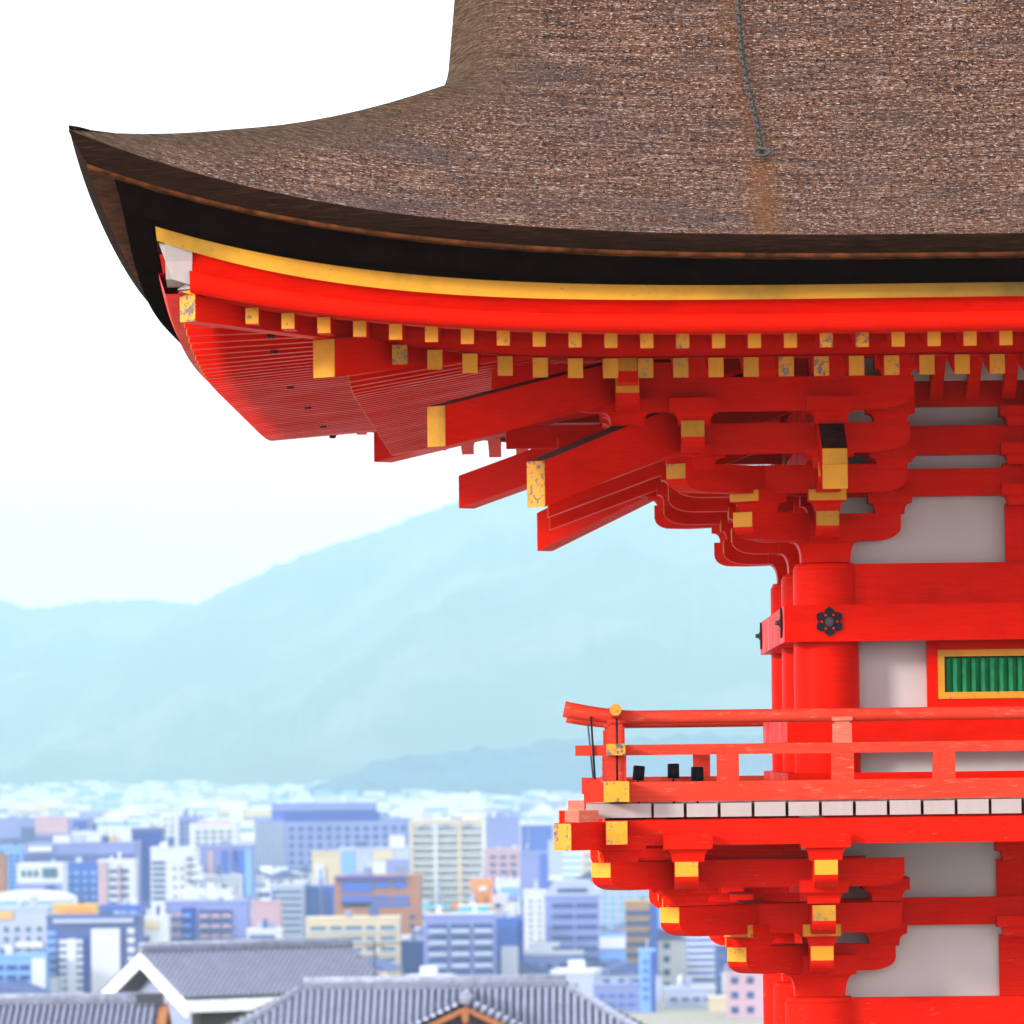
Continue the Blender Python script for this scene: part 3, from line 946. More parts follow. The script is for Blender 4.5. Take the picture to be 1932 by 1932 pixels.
box(bm, xw0, xw0 + fw, -.0445, .03, zw0 + fw, zw1 - fw); box(bm, xw1 - fw, xw1, -.0445, .03, zw0 + fw, zw1 - fw)
win = part('slatted_window', bm, GOLD, bevel=.003)
bm = bmesh.new(); box(bm, xw0 + fw, xw1 - fw, .032, .046, zw0 + fw, zw1 - fw); part('backing', bm, GREEN, win)
k = 0
x = xw0 + fw + .02
while x < xw1 - fw - .02:
    bm = bmesh.new()
    s = .028
    a = [(x, -.032), (x + s, 0), (x, .03), (x - s, 0)]
    lo = [bm.verts.new((q[0], q[1], zw0 + fw)) for q in a]
    hi = [bm.verts.new((q[0], q[1], zw1 - fw - (.018 if i == 0 else 0))) for i, q in enumerate(a)]
    for i in range(4):
        j = (i + 1) % 4; bm.faces.new((lo[i], lo[j], hi[j], hi[i]))
    bm.faces.new(lo[::-1]); bm.faces.new(hi)
    part('slat', bm, GREEN, win)
    x += .0585

# mid-bay struts with blocks
def strut(xm, v0, v1, w, mat=RED, yb=.02, base=0.0, ztop=None):
    z1, z0 = zz(v0, -.05, 1900), zz(v1, -.05, 1900)
    hb = .13
    block(xm, -.0, z1 - hb, .46, hb, mat=mat, narrow=.8)
    bm = bmesh.new(); box(bm, xm - w / 2, xm + w / 2, -.055, .03, z0, z1 - hb + .01); part('strut', bm, mat, bevel=.004)
strut(1.34, 915, 1060, .40)
strut(1.34, 838, 884, .42); strut(1.34, 767, 803, .42)
strut(1.27, 1585, 1692, .44, REDW)
strut(1.27, 1727, 1880, .42, REDW)
# curved ribs of the little ceiling between wall and purlin, with white boards behind
bm = bmesh.new()
for y0 in (0,): box(bm, .5, LX - .5, -.30, -.28, 2.30, 2.66)
part('plaster_cove', bm, PLASTER)
for i in range(9):
    x = xx(1782, -.6) + .133 * 1.72 * i
    if x > LX - .6: break
    bm = bmesh.new()
    pts = [(-.16, 2.185), (-.30, 2.23), (-.50, 2.33), (-.75, 2.44), (-1.2, 2.52)]
    vs = []
    for (yy, z_) in pts:
        vs.append([bm.verts.new((x + sx, yy, z_ + dz)) for sx, dz in ((-.04, 0), (.04, 0), (.04, .09), (-.04, .09))])
    for r0, r1 in zip(vs, vs[1:]):
        for q in range(4):
            j = (q + 1) % 4; bm.faces.new((r0[q], r1[q], r1[j], r0[j]))
    bm.faces.new(vs[0]); bm.faces.new(vs[-1][::-1])
    part('cove_rib', bm, RED)

# ------------------------------------------------------------------ lower storey wall
front = -.16
bm = bmesh.new(); box(bm, CXL + .1, LX, front, .0, zz(1932, -.16) - .12, zz(1882, -.16, 1700)); part('head_beam', bm, REDW, bevel=.004)
bm = bmesh.new(); box(bm, -.15, .01, .2, LY, zz(1932, -.16) - .121, zz(1882, -.16, 1700)); part('head_beam', bm, REDW, bevel=.004)
zb0, zb1 = zz(1745, -.08, 1750), zz(1693, -.08, 1750)
bm = bmesh.new(); box(bm, CXL, LX, -.11, .03, zb0, zb1); part('tie_beam', bm, REDW, bevel=.004)
bm = bmesh.new(); box(bm, -.111, .031, .04, LY, zb0, zb1); part('tie_beam', bm, REDW, bevel=.004)
zb0, zb1 = zz(1829, -.08, 1750), zz(1778, -.08, 1750)
bm = bmesh.new(); box(bm, CXL, LX, -2.6, -2.55, -6.62, -6.6); bm.free()
bm = bmesh.new()
for z_ in (-3.4, -5.0): box(bm, CXL, LX, -.1, .02, z_ - .12, z_ + .12)
part('tie_beam', bm, REDW)
# stone podium
bm = bmesh.new(); box(bm, -1.6, LX + 1.6, -1.6, LY + 1.6, -7.2, -6.6)
part('podium', bm, plain('granite', (.38, .36, .33), .8, .2, .2, 6), bevel=.02)

# ------------------------------------------------------------------ balcony
EB = 1.346
zB1, zB0 = zz(1543, -1.37, 1500), zz(1592, -1.37, 1500)
bm = bmesh.new()
box(bm, -EB + .07, LX + 1.7, -1.40, -1.22, zB0, zB1)
bal = part('balcony', bm, REDW, bevel=.006)
bm = bmesh.new(); box(bm, -EB - .07, -EB + .066, -1.62, LY + 1.62, zB0 + .008, zB1 - .002); part('edge_beam', bm, REDW, bal, bevel=.006)
bm = bmesh.new(); box(bm, -EB - .066, -EB + .062, -1.626, -1.616, zB0 + .012, zB1 - .006); part('end_cap', bm, GOLDW, bal)
bm = bmesh.new(); box(bm, -EB + .07, LX + 1.7, LY + 1.22, LY + 1.40, zB0, zB1); part('edge_beam', bm, REDW, bal, bevel=.006)
# diagonal beam poking out at the corner, with a short board on it
for sy in (-1, 1):
    bm = bmesh.new(); p0, p1 = Vector(corner_pt(sy, 1.675, zB0 - .02)), Vector(corner_pt(sy, 1.0, zB0 - .02))
    beam(bm, p0, p1, .15, zB1 - zB0 + .008); o = part('corner_beam', bm, REDW, bal, bevel=.005)
    d = (p0 - p1).normalized()
    bm = bmesh.new(); beam(bm, p0 + d * .005, p0 - d * .004, .146, zB1 - zB0 + .004); part('end_cap', bm, GOLDW, bal)
    bm = bmesh.new(); p0, p1 = Vector(corner_pt(sy, 1.62, zB1 - .008)), Vector(corner_pt(sy, 1.50, zB1 - .008))
    beam(bm, p0, p1, .12, .07); part('corner_board', bm, PINK, bal, bevel=.004)
# deck boards, whitewashed on their ends
zd1, zd0 = zz(1512, -1.42, 1500), zz(1540, -1.42, 1500)
def board(x0, x1, y0, y1):
    bm = bmesh.new(); jz = random.uniform(-.004, .003)
    box(bm, x0, x1, y0 + random.uniform(-.008, .008), y1, zd0 + .003, zd1 - .002 + jz)
    return part('deck_board', bm, WHITEWOOD, bal, bevel=.005)
edges = [(1104, 1227), (1232, 1288), (1294, 1352), (1358, 1416), (1422, 1480), (1486, 1543), (1549, 1607), (1613, 1671), (1677, 1735), (1741, 1799), (1805, 1863), (1869, 1925), (1931, 1988)]
for u0, u1 in edges: board(xx(u0, -1.42), xx(u1, -1.42), -1.43, -.1)
x = xx(1994, -1.42)
while x < 4.0:
    board(x, x + .187, -1.43, -.1); x += .2085
y = -.08
while y < LY + 1.4:
    bm = bmesh.new(); box(bm, -1.42, -.06, y, y + .19, zd0 + .002, zd1 - .003); part('deck_board', bm, WHITEWOOD, bal, bevel=.005); y += .21
bm = bmesh.new(); box(bm, -.05, 4, LY + .1, LY + 1.43, zd0 + .002, zd1 - .003); part('deck_board', bm, WHITEWOOD, bal, bevel=.005)

# railing
YR = -EB
def hrail(name, v0, v1, yb, mat, u_left, yc, x_right, sec=.085, capm=GOLDW):
    z1, z0 = zz(v0, yc, 1500), zz(v1, yc, 1500)
    bm = bmesh.new(); box(bm, xx(u_left, yc, v0), x_right, yc - sec / 2, yc + sec / 2, z0, z1)
    return part(name, bm, mat, bal, bevel=.008), z0, z1
XR = 4.6
_, zm0, zm1 = hrail('middle_rail', 1401.5, 1421.5, 0, RAIL, 1085, YR, XR, .08)
_, zj0, zj1 = hrail('bottom_rail', 1472, 1509, 0, RAIL, 1101, YR, XR, .12)
YB = LY + EB
for (nm, z0, z1, sec, xl) in (('middle_rail', zm0, zm1, .08, -1.6), ('bottom_rail', zj0, zj1, .12, -1.56)):
    bm = bmesh.new(); box(bm, xl, XR, YB - sec / 2, YB + sec / 2, z0, z1); part(nm, bm, RAIL, bal, bevel=.008)
    bm = bmesh.new(); box(bm, -EB - sec / 2 - .015, -EB + sec / 2 + .012, YR - .27, YB + .27, z0 + .003, z1 + .004); part(nm, bm, RAIL, bal, bevel=.008)
    bm = bmesh.new(); box(bm, -EB - sec / 2 - .019, -EB + sec / 2 + .016, YR - .277, YR - .264, z0 + .002, z1 + .007); part('end_cap', bm, GOLDW, bal, bevel=.006)
# round top rail with upswept end
zt = zz(1349.5, YR, 1500); rt_ = .0405
def toprail(y):
    pts = [(XR, y, zt)] + [(x, y, zt) for x in lin(3.5, -1.22, 12)]
    for i in range(1, 9):
        s = i / 8; pts.append((-1.22 - .44 * s, y, zt + .055 * s ** 1.8))
    bm = bmesh.new(); tube(bm, pts, [rt_] * 13 + [rt_ + .010 * i / 8 for i in range(1, 9)], 16); return part('top_rail', bm, RAIL, bal)
toprail(YR); toprail(YB)
pts = [(-EB, YB + .35 * s, zt + .026 + .05 * s ** 2) for s in (1, .7, .4, .1)] + [(-EB, y, zt + .026) for y in lin(YB - .2, YR + .2, 14)] + [(-EB, YR - .30 * s, zt + .026 + .018 * s ** 2) for s in (.1, .4, .7, 1)]
bm = bmesh.new(); tube(bm, pts, .036, 16); part('top_rail', bm, RAIL, bal)
bm = bmesh.new(); cyl(bm, (-EB, YR - .298, zt + .044), (-EB, YR - .306, zt + .044), .036, .035, 18); part('end_cap', bm, GOLD, bal)
# posts
def post(x, y, tall, mat=RAIL, w=.118, z_to=None):
    bm = bmesh.new(); box(bm, x - w / 2, x + w / 2, y - .05, y + .05, zj1 - .01, zm0 + .004); part('post', bm, mat, bal, bevel=.004)
    if tall:
        bm = bmesh.new(); w2 = w * .86
        box(bm, x - w2 / 2, x + w2 / 2, y - .045, y + .045, zm1 - .003, zm1 + .115)
        o = part('post', bm, PINK if tall == 2 else mat, bal, bevel=.014)
        bm = bmesh.new(); box(bm, x - w2 / 2 + .012, x + w2 / 2 - .012, y - .036, y + .036, zm1 + .10, zm1 + .135)
        box(bm, x - w2 / 2 - .004, x + w2 / 2 + .004, y - .05, y + .05, zm1 + .133, zt - .012); part('post_cap', bm, PINK if tall == 2 else mat, bal, bevel=.003)
post(xx(1163, YR), YR, 1)
for uc, tl in ((1372.5, 0), (1589, 2), (1780, 0), (1975, 2)): post(xx(uc, YR), YR, tl, w=.135)
for (x, y, tl) in ((-EB, YB, 1), (xx(1323, YB), YB, 0), (.35, YB, 1), (1.1, YB, 0)): post(x, y, tl, w=.125)
for y in (.2, 1.3, 2.4, 3.5, 4.6): post(-EB, y, 1 if y in (1.3, 3.5) else 0, w=.1)

# ------------------------------------------------------------------ separate things on the gate
# black spotlights on the balcony
for i, (u, v, tilt, h, lab) in enumerate(((1205, 1459, -.10, .088, 'black spotlight tilted to the right, nearest the balcony corner post'),
                                          (1270.5, 1455, 0.0, .088, 'black spotlight standing upright on a thin stem, middle one on the balcony'),
                                          (1315.5, 1460.5, 0.0, .085, 'wide black spotlight beside the short railing post on the balcony'))):
    y = YR + .16 + .03 * i
    p = W(u, v, y)
    r = empty('spotlight', (p[0], y, zj1 - .08)); tag(r, lab, 'spotlight', 'spotlights on the balcony')
    q = Vector((0, 0, p[2] - (zj1 - .08)))
    ax = Vector((-math.sin(tilt) * -1 if False else math.sin(-tilt) , 0, math.cos(tilt)))
    rr = .036 if i != 2 else .0385
    bm = bmesh.new(); cyl(bm, q - ax * h / 2, q + ax * h / 2, rr, rr, 24)
    fin('housing', bm, IRON, r)
    bm = bmesh.new(); cyl(bm, q + ax * h / 2, q + ax * (h / 2 + .003), rr - .006, rr - .006, 24); fin('lens', bm, plain('dark_glass', (.02, .02, .03), .1, .5), r)
    bm = bmesh.new(); cyl(bm, (0, 0, -.14), q - ax * h / 2, .007, .007, 8); cyl(bm, (0, 0, -.15), (0, 0, -.135), .05, .05, 16); fin('stem', bm, IRON, r)
# dark wires tied between the rails
for (u0, v0, u1, v1, y0, y1, lab) in ((1115, 1352, 1122.5, 1470, YR - .05, YR - .05, 'thin black wire slanting down from the upswept rail end'),
                               (1108, 1356, 1119, 1468, YB - .02, YB - .02, 'thin bluish wire slanting beside the black one, from the far rail'),
                               (1163.5, 1356, 1164.5, 1472, YR - .075, YR - .075, 'thin black wire hanging straight in front of the corner post')):
    bm = bmesh.new(); a, b_ = W(u0, v0, y0), W(u1, v1, y1); tube(bm, [a, (Vector(a) + Vector(b_)) / 2, b_], .0075, 6)
    tag(fin('wire', bm, IRON if 'black wire' in lab else plain('blue_wire', (.05, .10, .22), .5)), lab, 'wire')

# iron chain lying on the thatch
(xa, da), (xb, db) = CH
root = empty('roof_chain', (xb, -E0 + db, roof_z(xb, db)))
tag(root, 'grey iron chain hanging down the bark roof to a ring', 'chain')
ROff = -root.location
def on_roof(x, d, lift): return Vector((x, -E0 + d, roof_z(x, d) + lift))
nl = 0
A, B = on_roof(xa + (xa - xb) * .3, da + (da - db) * .3, .03), on_roof(xb, db, .03)
length = (B - A).length
n_links = int(length / .060)
bm = bmesh.new()
for i in range(n_links):
    s = (i + .5) / n_links
    d_ = da + (da - db) * .3 + (db - da - (da - db) * .3) * s
    x_ = xa + (xa - xb) * .3 + (xb - xa - (xa - xb) * .3) * s + .012 * math.sin(s * 9)
    c_ = on_roof(x_, d_, .035)
    t1 = (on_roof(x_ , d_ - .01, .035) - on_roof(x_ , d_ + .01, .035)).normalized()
    t1 = (t1 + Vector(((xb - xa) / max(.01, abs(db - da)) * 1, 0, 0))).normalized()
    nrm = Vector((0, -.55, .83))
    t2 = t1.cross(nrm).normalized()
    if i % 2: t2 = (t2 * .35 + nrm * .94).normalized()
    pts = [c_ + t1 * .040 * math.cos(2 * PI * k / 12) + t2 * .023 * math.sin(2 * PI * k / 12) for k in range(13)]
    tube(bm, pts, .0050, 6)
for v in bm.verts: v.co += ROff
fin('chain_links', bm, STEEL, root)
bm = bmesh.new()
c_ = on_roof(xb, db + .0, .05)
tube(bm, [c_ + Vector((.044 * math.cos(2 * PI * k / 24), .030 * math.sin(2 * PI * k / 24), .024 * math.sin(2 * PI * k / 24) + .004)) for k in range(25)], .009, 8)
for v in bm.verts: v.co += ROff
fin('ring', bm, STEEL, root)

# ------------------------------------------------------------------ the city on the plain
GZ = -55.0
def px(D): return F / D                      # picture pixels per metre at distance D
def cmat(key, c, rough=.7): return plain('city_' + key, c, rough, .2, .10, .05)
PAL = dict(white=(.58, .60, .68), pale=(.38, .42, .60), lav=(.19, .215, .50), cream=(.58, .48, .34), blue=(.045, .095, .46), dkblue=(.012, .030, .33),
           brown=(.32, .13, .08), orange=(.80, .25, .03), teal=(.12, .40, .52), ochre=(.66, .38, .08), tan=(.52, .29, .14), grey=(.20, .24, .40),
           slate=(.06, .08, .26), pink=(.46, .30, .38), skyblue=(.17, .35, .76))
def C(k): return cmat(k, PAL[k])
GLASS = plain('window_glass', (.012, .035, .20), .15, .5, .2, .3)
GLASSG = plain('green_grey_glass', (.05, .11, .20), .15, .5, .2, .3)
RC = random.Random(11)
class Bld:
    """one building, modelled facing -Y, put at its real distance on the plain"""
    def __init__(s, label, u0, u1, v_top, D, col, depth=None, yaw=0.0, name='office_building', cat='building', group=None, top=None):
        s.D = D; s.Y = D - 40.0
        s.w = (u1 - u0) / px(D); s.u0, s.u1 = u0, u1
        z = zz(v_top, s.Y, (u0 + u1) / 2); s.h = z - GZ
        s.d = depth or min(s.w * .8, 28.0)
        c = W((u0 + u1) / 2, v_top, s.Y)
        s.root = empty(name, (c[0], s.Y, GZ), yaw)
        tag(s.root, label, cat, group)
        s.v_top = v_top
        bm = bmesh.new()
        box(bm, -s.w / 2, s.w / 2, 0, s.d, 0, s.h)
        box(bm, -s.w / 2 - .15, s.w / 2 + .15, -.15, s.d + .15, s.h - .1, s.h + .5)
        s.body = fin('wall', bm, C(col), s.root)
        for q in range(RC.randint(1, 3)):
            bm = bmesh.new(); a = RC.uniform(-.38, .30) * s.w; ww = RC.uniform(.06, .16) * s.w; hh = RC.uniform(1.2, 3.2); yy = RC.uniform(2, max(2.5, s.d - 6))
            if RC.random() < .35: cyl(bm, (a, yy, s.h + .3), (a, yy, s.h + hh), ww * .4, ww * .4, 12)
            else: box(bm, a, a + ww, yy, yy + 3, s.h + .3, s.h + hh)
            fin('roof_unit', bm, C(RC.choice(('grey', 'pale', 'white', 'slate'))), s.root)
        if RC.random() < .4:
            bm = bmesh.new(); a = RC.uniform(-.4, .4) * s.w; cyl(bm, (a, 3, s.h), (a, 3, s.h + RC.uniform(4, 8)), .22, .12, 6)
            fin('mast', bm, C('grey'), s.root)
    def x(s, u): return (u - (s.u0 + s.u1) / 2) / px(s.D)
    def z(s, v): return s.h - (v - s.v_top) / px(s.D)
    def add(s, name, u0, u1, v0, v1, mat, y0=-.35, y1=.2, parent=None, lab=None):
        bm = bmesh.new(); box(bm, s.x(u0), s.x(u1), y0, y1, s.z(v1), s.z(v0))
        o = fin(name, bm, mat if not isinstance(mat, str) else C(mat), parent or s.root)
        if lab: o['label'] = lab
        return o
    def roofbox(s, u0, u1, v0, mat='grey', y0=3, y1=None):
        bm = bmesh.new(); box(bm, s.x(u0), s.x(u1), y0, y1 or s.d - 3, s.h + .3, s.z(v0))
        return fin('roof_house', bm, mat if not isinstance(mat, str) else C(mat), s.root)
    def windows(s, u0, u1, v0, v1, cols, rows, fw=.6, fh=.55, mat=None, name='window', y0=-.30):
        du, dv = (u1 - u0) / cols, (v1 - v0) / rows
        a, b_ = du * fw / px(s.D), dv * fh / px(s.D)
        src = None
        for r in range(rows):
            for c_ in range(cols):
                X, Z_ = s.x(u0 + du * (c_ + .5)), s.z(v0 + dv * (r + .5))
                if Z_ < 1: continue
                if src is None:
                    bm = bmesh.new(); box(bm, -a / 2, a / 2, y0, .1, -b_ / 2, b_ / 2)
                    src = fin(name, bm, mat or GLASS, s.root, (X, 0, Z_))
                else: link_copy(src, s.root, (X, 0, Z_))
    def bands(s, u0, u1, v0, v1, rows, mat, fh=.4, name='balcony', out=1.1):
        dv = (v1 - v0) / rows; h = dv * fh / px(s.D); src = None
        bm = bmesh.new(); box(bm, s.x(u0), s.x(u1), -out, 0.05, 0, h)
        for r in range(rows):
            Z_ = s.z(v0 + dv * (r + 1))
            if Z_ < 0: continue
            if src is None: src = fin(name, bm, C(mat) if isinstance(mat, str) else mat, s.root, (0, 0, Z_))
            else: link_copy(src, s.root, (0, 0, Z_))

# --- far row
b = Bld('broad lavender hotel with dark rooftop block and grid of square blue windows', 480, 775, 1548, 2350, 'lav', 40, name='hotel_building')
b.roofbox(512, 706, 1516, 'blue', 2, 30); b.add('cornice', 512, 706, 1518, 1528, 'lav', 1.6, 2.1); b.add('louvre_band', 536, 716, 1532, 1549, 'dkblue', -.2, .3)
for k in range(9): b.add('fin', 482 + k * 6.2, 484.6 + k * 6.2, 1552, 1690, 'pale', -.8, .1)
b.windows(541, 770, 1556, 1680, 13, 8, .50, .55)
b = Bld('cream apartment tower with three arches along its top', 773, 915, 1549, 2000, 'cream', 18, name='apartment_tower')
for k in range(3):
    bm = bmesh.new(); X0 = b.x(786 + k * 42); r = 15 / px(2000)
    pts = [(X0 + r + r * 1.25 * math.cos(t_), b.z(1566) + r * .95 * math.sin(t_)) for t_ in lin(0, PI, 13)] + [(X0 + r + r * .95 * math.cos(t_), b.z(1566) + r * .65 * math.sin(t_)) for t_ in lin(PI, 0, 13)]
    for i in range(12):
        q = [pts[i], pts[i + 1], pts[24 - i], pts[25 - i]]
        prism(bm, q[::-1], -1.0, .1)
    fin('arch', bm, C('pale'), b.root)
for k in range(3): b.windows(781 + k * 45, 819 + k * 45, 1560, 1770, 1, 15, .82, .50, GLASSG)
b.bands(773, 915, 1558, 1754, 14, 'white', .30)
for k in range(4): b.add('pier', 773 + k * 45.5, 779 + k * 45.5, 1552, 1800, 'white' if k % 2 else 'cream', -1.3, .1)
b = Bld('plain lavender slab block standing right behind the arched tower', 905, 978, 1545, 2150, 'lav', 20); b.windows(912, 975, 1606, 1660, 2, 4, .7, .35, C('pink'))
b = Bld('pinkish low block with three window rows beside the arched tower', 914, 981, 1604, 1950, 'pink', 15); b.windows(920, 978, 1610, 1680, 3, 5, .6, .4)
b = Bld('slate blue windowless block with pale left edge near the red gate', 976, 1042, 1560, 2200, 'blue', 22); b.add('edge_panel', 974, 984, 1556, 1612, 'pale')
b.roofbox(980, 1042, 1553, 'white')
b = Bld('lavender box building below the slate blue block', 981, 1034, 1611, 1850, 'lav', 15); b.add('side_panel', 1018, 1034, 1611, 1690, 'blue')
b = Bld('deep blue windowless slab tower near the left edge', 249, 303, 1566, 1900, 'dkblue', 18, name='slab_tower'); b.add('top_band', 249, 303, 1564, 1570, 'slate', -.4, .5)
b = Bld('small white tower with three rows of tiny windows beside the blue slab', 303, 334, 1536, 1980, 'white', 10); b.windows(306, 331, 1540, 1610, 2, 6, .4, .35, GLASSG)
b = Bld('blue office block right of the small white tower', 333, 378, 1543, 2050, 'lav', 16); b.windows(336, 376, 1548, 1620, 3, 7, .6, .5)
b = Bld('white office with rows of small windows above a blue base', 357, 446, 1557, 1950, 'white', 16); b.windows(366, 440, 1564, 1597, 5, 3, .55, .45, GLASSG); b.roofbox(370, 430, 1549, 'pink')
b = Bld('blue showroom with dark vertical panels below the white office', 376, 476, 1598, 1800, 'lav', 20)
for u0, u1, m_ in ((392, 402, 'pink'), (416, 430, 'blue'), (438, 448, 'dkblue'), (450, 461, 'blue'), (462, 474, 'skyblue')): b.add('panel', u0, u1, 1604, 1690, m_)
b = Bld('long low violet warehouse with a beige end panel at the left edge', -30, 166, 1546, 2300, 'lav', 30, name='warehouse'); b.add('panel', 66, 128, 1540, 1573, 'pink'); b.add('panel', 138, 166, 1550, 1590, 'dkblue'); b.add('panel', 40, 66, 1560, 1592, 'slate')
b.bands(-30, 130, 1570, 1640, 4, 'slate', .4, 'window')
b = Bld('plain white box building left of the deep blue slab', 136, 195, 1572, 1880, 'white', 16); b.add('pale_panel', 136, 160, 1576, 1606, 'pale')  # panel in the pale tone over part of the white front
b = Bld('white building splashed with an orange billboard', 185, 246, 1563, 2000, 'white', 14); b.add('billboard', 195, 220, 1578, 1596, 'ochre', -1); b.add('billboard', 200, 212, 1588, 1602, 'orange', -1.2); b.add('shop_window', 196, 222, 1602, 1640, 'blue')
b = Bld('grey hall with long dark roof and white sign panel', 45, 252, 1594, 1780, 'lav', 30, name='hall_building'); b.add('sign_panel', 54, 98, 1596, 1606, 'white', -1); b.add('roof_band', 45, 252, 1612, 1628, 'slate', -1.2); b.windows(52, 250, 1630, 1660, 12, 2, .6, .5)
b = Bld('white building with a dark arched opening low on its front', 32, 117, 1633, 1660, 'white', 18); b.add('window', 80, 108, 1638, 1656, GLASSG); b.windows(38, 74, 1640, 1656, 3, 1, .6, .8, GLASSG); b.add('base_band', 32, 117, 1666, 1690, 'lav', -.6)
bm = bmesh.new(); r = 13 / px(1660); prism(bm, [(b.x(95) + r * math.cos(t_), b.z(1682) + r * .9 * math.sin(t_)) for t_ in lin(0, PI, 12)][::-1], -.9, -.1); fin('arch', bm, GLASS, b.root)
b = Bld('blue shop block right of the arched white building', 116, 186, 1631, 1720, 'blue', 16); b.windows(120, 184, 1640, 1700, 4, 4, .55, .45, C('skyblue'))
b = Bld('white tower with two columns of stacked balconies', 185, 253, 1626, 1640, 'white', 14, name='apartment_tower'); b.windows(202, 246, 1636, 1712, 2, 5, .72, .42); b.add('stair_tower', 186, 200, 1626, 1720, 'pink', -.8); b.add('pier', 222, 226, 1632, 1716, 'pink', -1)
b = Bld('stepped white apartment house with dark striped balconies on both ends', 284, 366, 1602, 1620, 'white', 16, name='apartment_tower'); b.windows(286, 312, 1622, 1700, 1, 7, .95, .5); b.windows(322, 350, 1630, 1700, 2, 4, .28, .3, GLASSG)
for k in range(4):
    b.add('stepped_wing', 364, 368 + 5 * k, 1606 + 14 * k, 1618 + 14 * k, 'white', -2, 8); b.add('window', 352, 366 + 4 * k, 1618 + 14 * k, 1621 + 14 * k, GLASS, -2.2, 0)
b.roofbox(300, 330, 1590, 'white')
b = Bld('round-shouldered white hall below the stepped apartment house', 379, 452, 1656, 1640, 'white', 14, name='hall_building'); b.add('window', 410, 428, 1670, 1682, GLASS)
bm = bmesh.new(); r = 14 / px(1640); cyl(bm, (b.x(437), -.6, b.z(1662)), (b.x(437), 8, b.z(1662)), r, r, 20); fin('round_end', bm, C('white'), b.root)
b = Bld('long white roofed block in front of the stepped apartment house', 343, 436, 1682, 1580, 'white', 12); b.windows(350, 432, 1696, 1720, 6, 1, .6, .6, GLASSG)
# --- middle row
b = Bld('striped white office with six long window bands', 509, 571, 1672, 1560, 'pale', 18); b.windows(512, 569, 1676, 1776, 1, 8, .96, .42, GLASSG)
b = Bld('blue grey side block joined to the striped office', 571, 628, 1676, 1575, 'blue', 18); b.add('pier', 603, 608, 1640, 1770, 'lav')
b = Bld('pale cream round-cornered block between hotel and striped office', 588, 640, 1610, 1850, 'cream', 14); b.add('panel', 594, 612, 1632, 1680, 'white', -.8)
b = Bld('white and lavender cluster block below the hotel windows', 638, 772, 1602, 1900, 'pale', 18); b.add('panel', 704, 742, 1604, 1622, 'cream'); b.add('panel', 696, 728, 1624, 1652, 'white', -.9); b.add('panel', 728, 770, 1622, 1668, 'lav', -.8); b.roofbox(734, 762, 1578, 'white'); b.add('panel', 640, 668, 1606, 1660, 'skyblue')
b = Bld('terracotta building with large blue window bands across its top floors', 631, 792, 1656, 1540, 'brown', 22)
for (u0, u1, v0, v1) in ((644, 702, 1664, 1684), (706, 734, 1664, 1676), (740, 766, 1664, 1676), (644, 702, 1690, 1710), (706, 734, 1690, 1698), (740, 770, 1690, 1698)): b.add('window', u0, u1, v0, v1, C('blue'))
b.add('roof_band', 634, 766, 1654, 1660, 'dkblue', -1, .3); b.add('window', 644, 772, 1702, 1710, C('blue')); b.windows(660, 790, 1722, 1790, 5, 4, .4, .4); b.roofbox(654, 700, 1648, 'lav')
b = Bld('bright orange building with a white emblem panel', 888, 927, 1664, 1560, 'orange', 12); b.add('sign_panel', 904, 918, 1672, 1682, 'white', -.8); b.add('door', 914, 920, 1692, 1702, 'brown')
b = Bld('small orange and teal shop row in front of the orange building', 808, 874, 1712, 1490, 'orange', 10, name='shop_building'); b.add('awning', 796, 850, 1706, 1715, 'teal', -1.5); b.add('panel', 850, 876, 1716, 1760, 'teal')
b = Bld('white house with teal roof below the orange building', 866, 924, 1712, 1470, 'white', 10, name='shop_building'); b.add('awning', 868, 922, 1710, 1722, 'teal', -1.6); b.windows(872, 920, 1726, 1760, 4, 2, .5, .5)
b = Bld('white hall with blue glass roof right of the orange building', 934, 980, 1662, 1640, 'white', 12, name='hall_building'); b.add('window', 944, 978, 1674, 1690, C('skyblue')); b.add('window', 930, 976, 1692, 1700, C('lav'))
b = Bld('small white cube house with one dark window', 926, 957, 1692, 1580, 'white', 9); b.add('window', 934, 944, 1704, 1712, GLASS)
b = Bld('slim white block left of the tall lavender tower', 988, 1030, 1684, 1540, 'white', 12); b.windows(992, 1026, 1694, 1790, 2, 8, .3, .3, GLASSG)
b = Bld('wide pale teal office grid behind the tall lavender tower', 1128, 1262, 1662, 1680, 'pale', 16); b.windows(1132, 1260, 1672, 1800, 8, 10, .55, .5, C('teal'))
b = Bld('tall lavender tower with sloping shoulders and two columns of dark windows', 1028, 1131, 1694, 1400, 'lav', 18, name='office_tower')
bm = bmesh.new(); prism(bm, [(b.x(1028), b.h + .2), (b.x(1131), b.h + .2), (b.x(1114), b.z(1662)), (b.x(1046), b.z(1662))], 0, 14); fin('roof_house', bm, C('pale'), b.root); b.add('window', 1052, 1108, 1676, 1683, GLASS, .0 - .3, .1)
for k in range(2): b.windows(1038 + 45 * k, 1084 + 45 * k, 1698, 1860, 1, 8, .86, .34)
b.add('panel', 1029, 1066, 1784, 1860, 'blue', -.2)
b = Bld('tan tower with blue banded windows beside the bracket tips', 1180, 1240, 1704, 1420, 'tan', 14, name='office_tower'); b.windows(1180, 1226, 1712, 1870, 1, 8, .98, .45, C('slate')); b.add('corner_glass', 1226, 1240, 1706, 1880, 'blue')
b = Bld('blue grey tower with pale window bands right of the tan tower', 1240, 1352, 1700, 1500, 'blue', 16, name='office_tower'); b.windows(1284, 1350, 1762, 1860, 1, 8, .96, .45, C('white')); b.add('side_panel', 1242, 1276, 1704, 1860, 'skyblue', -.2)
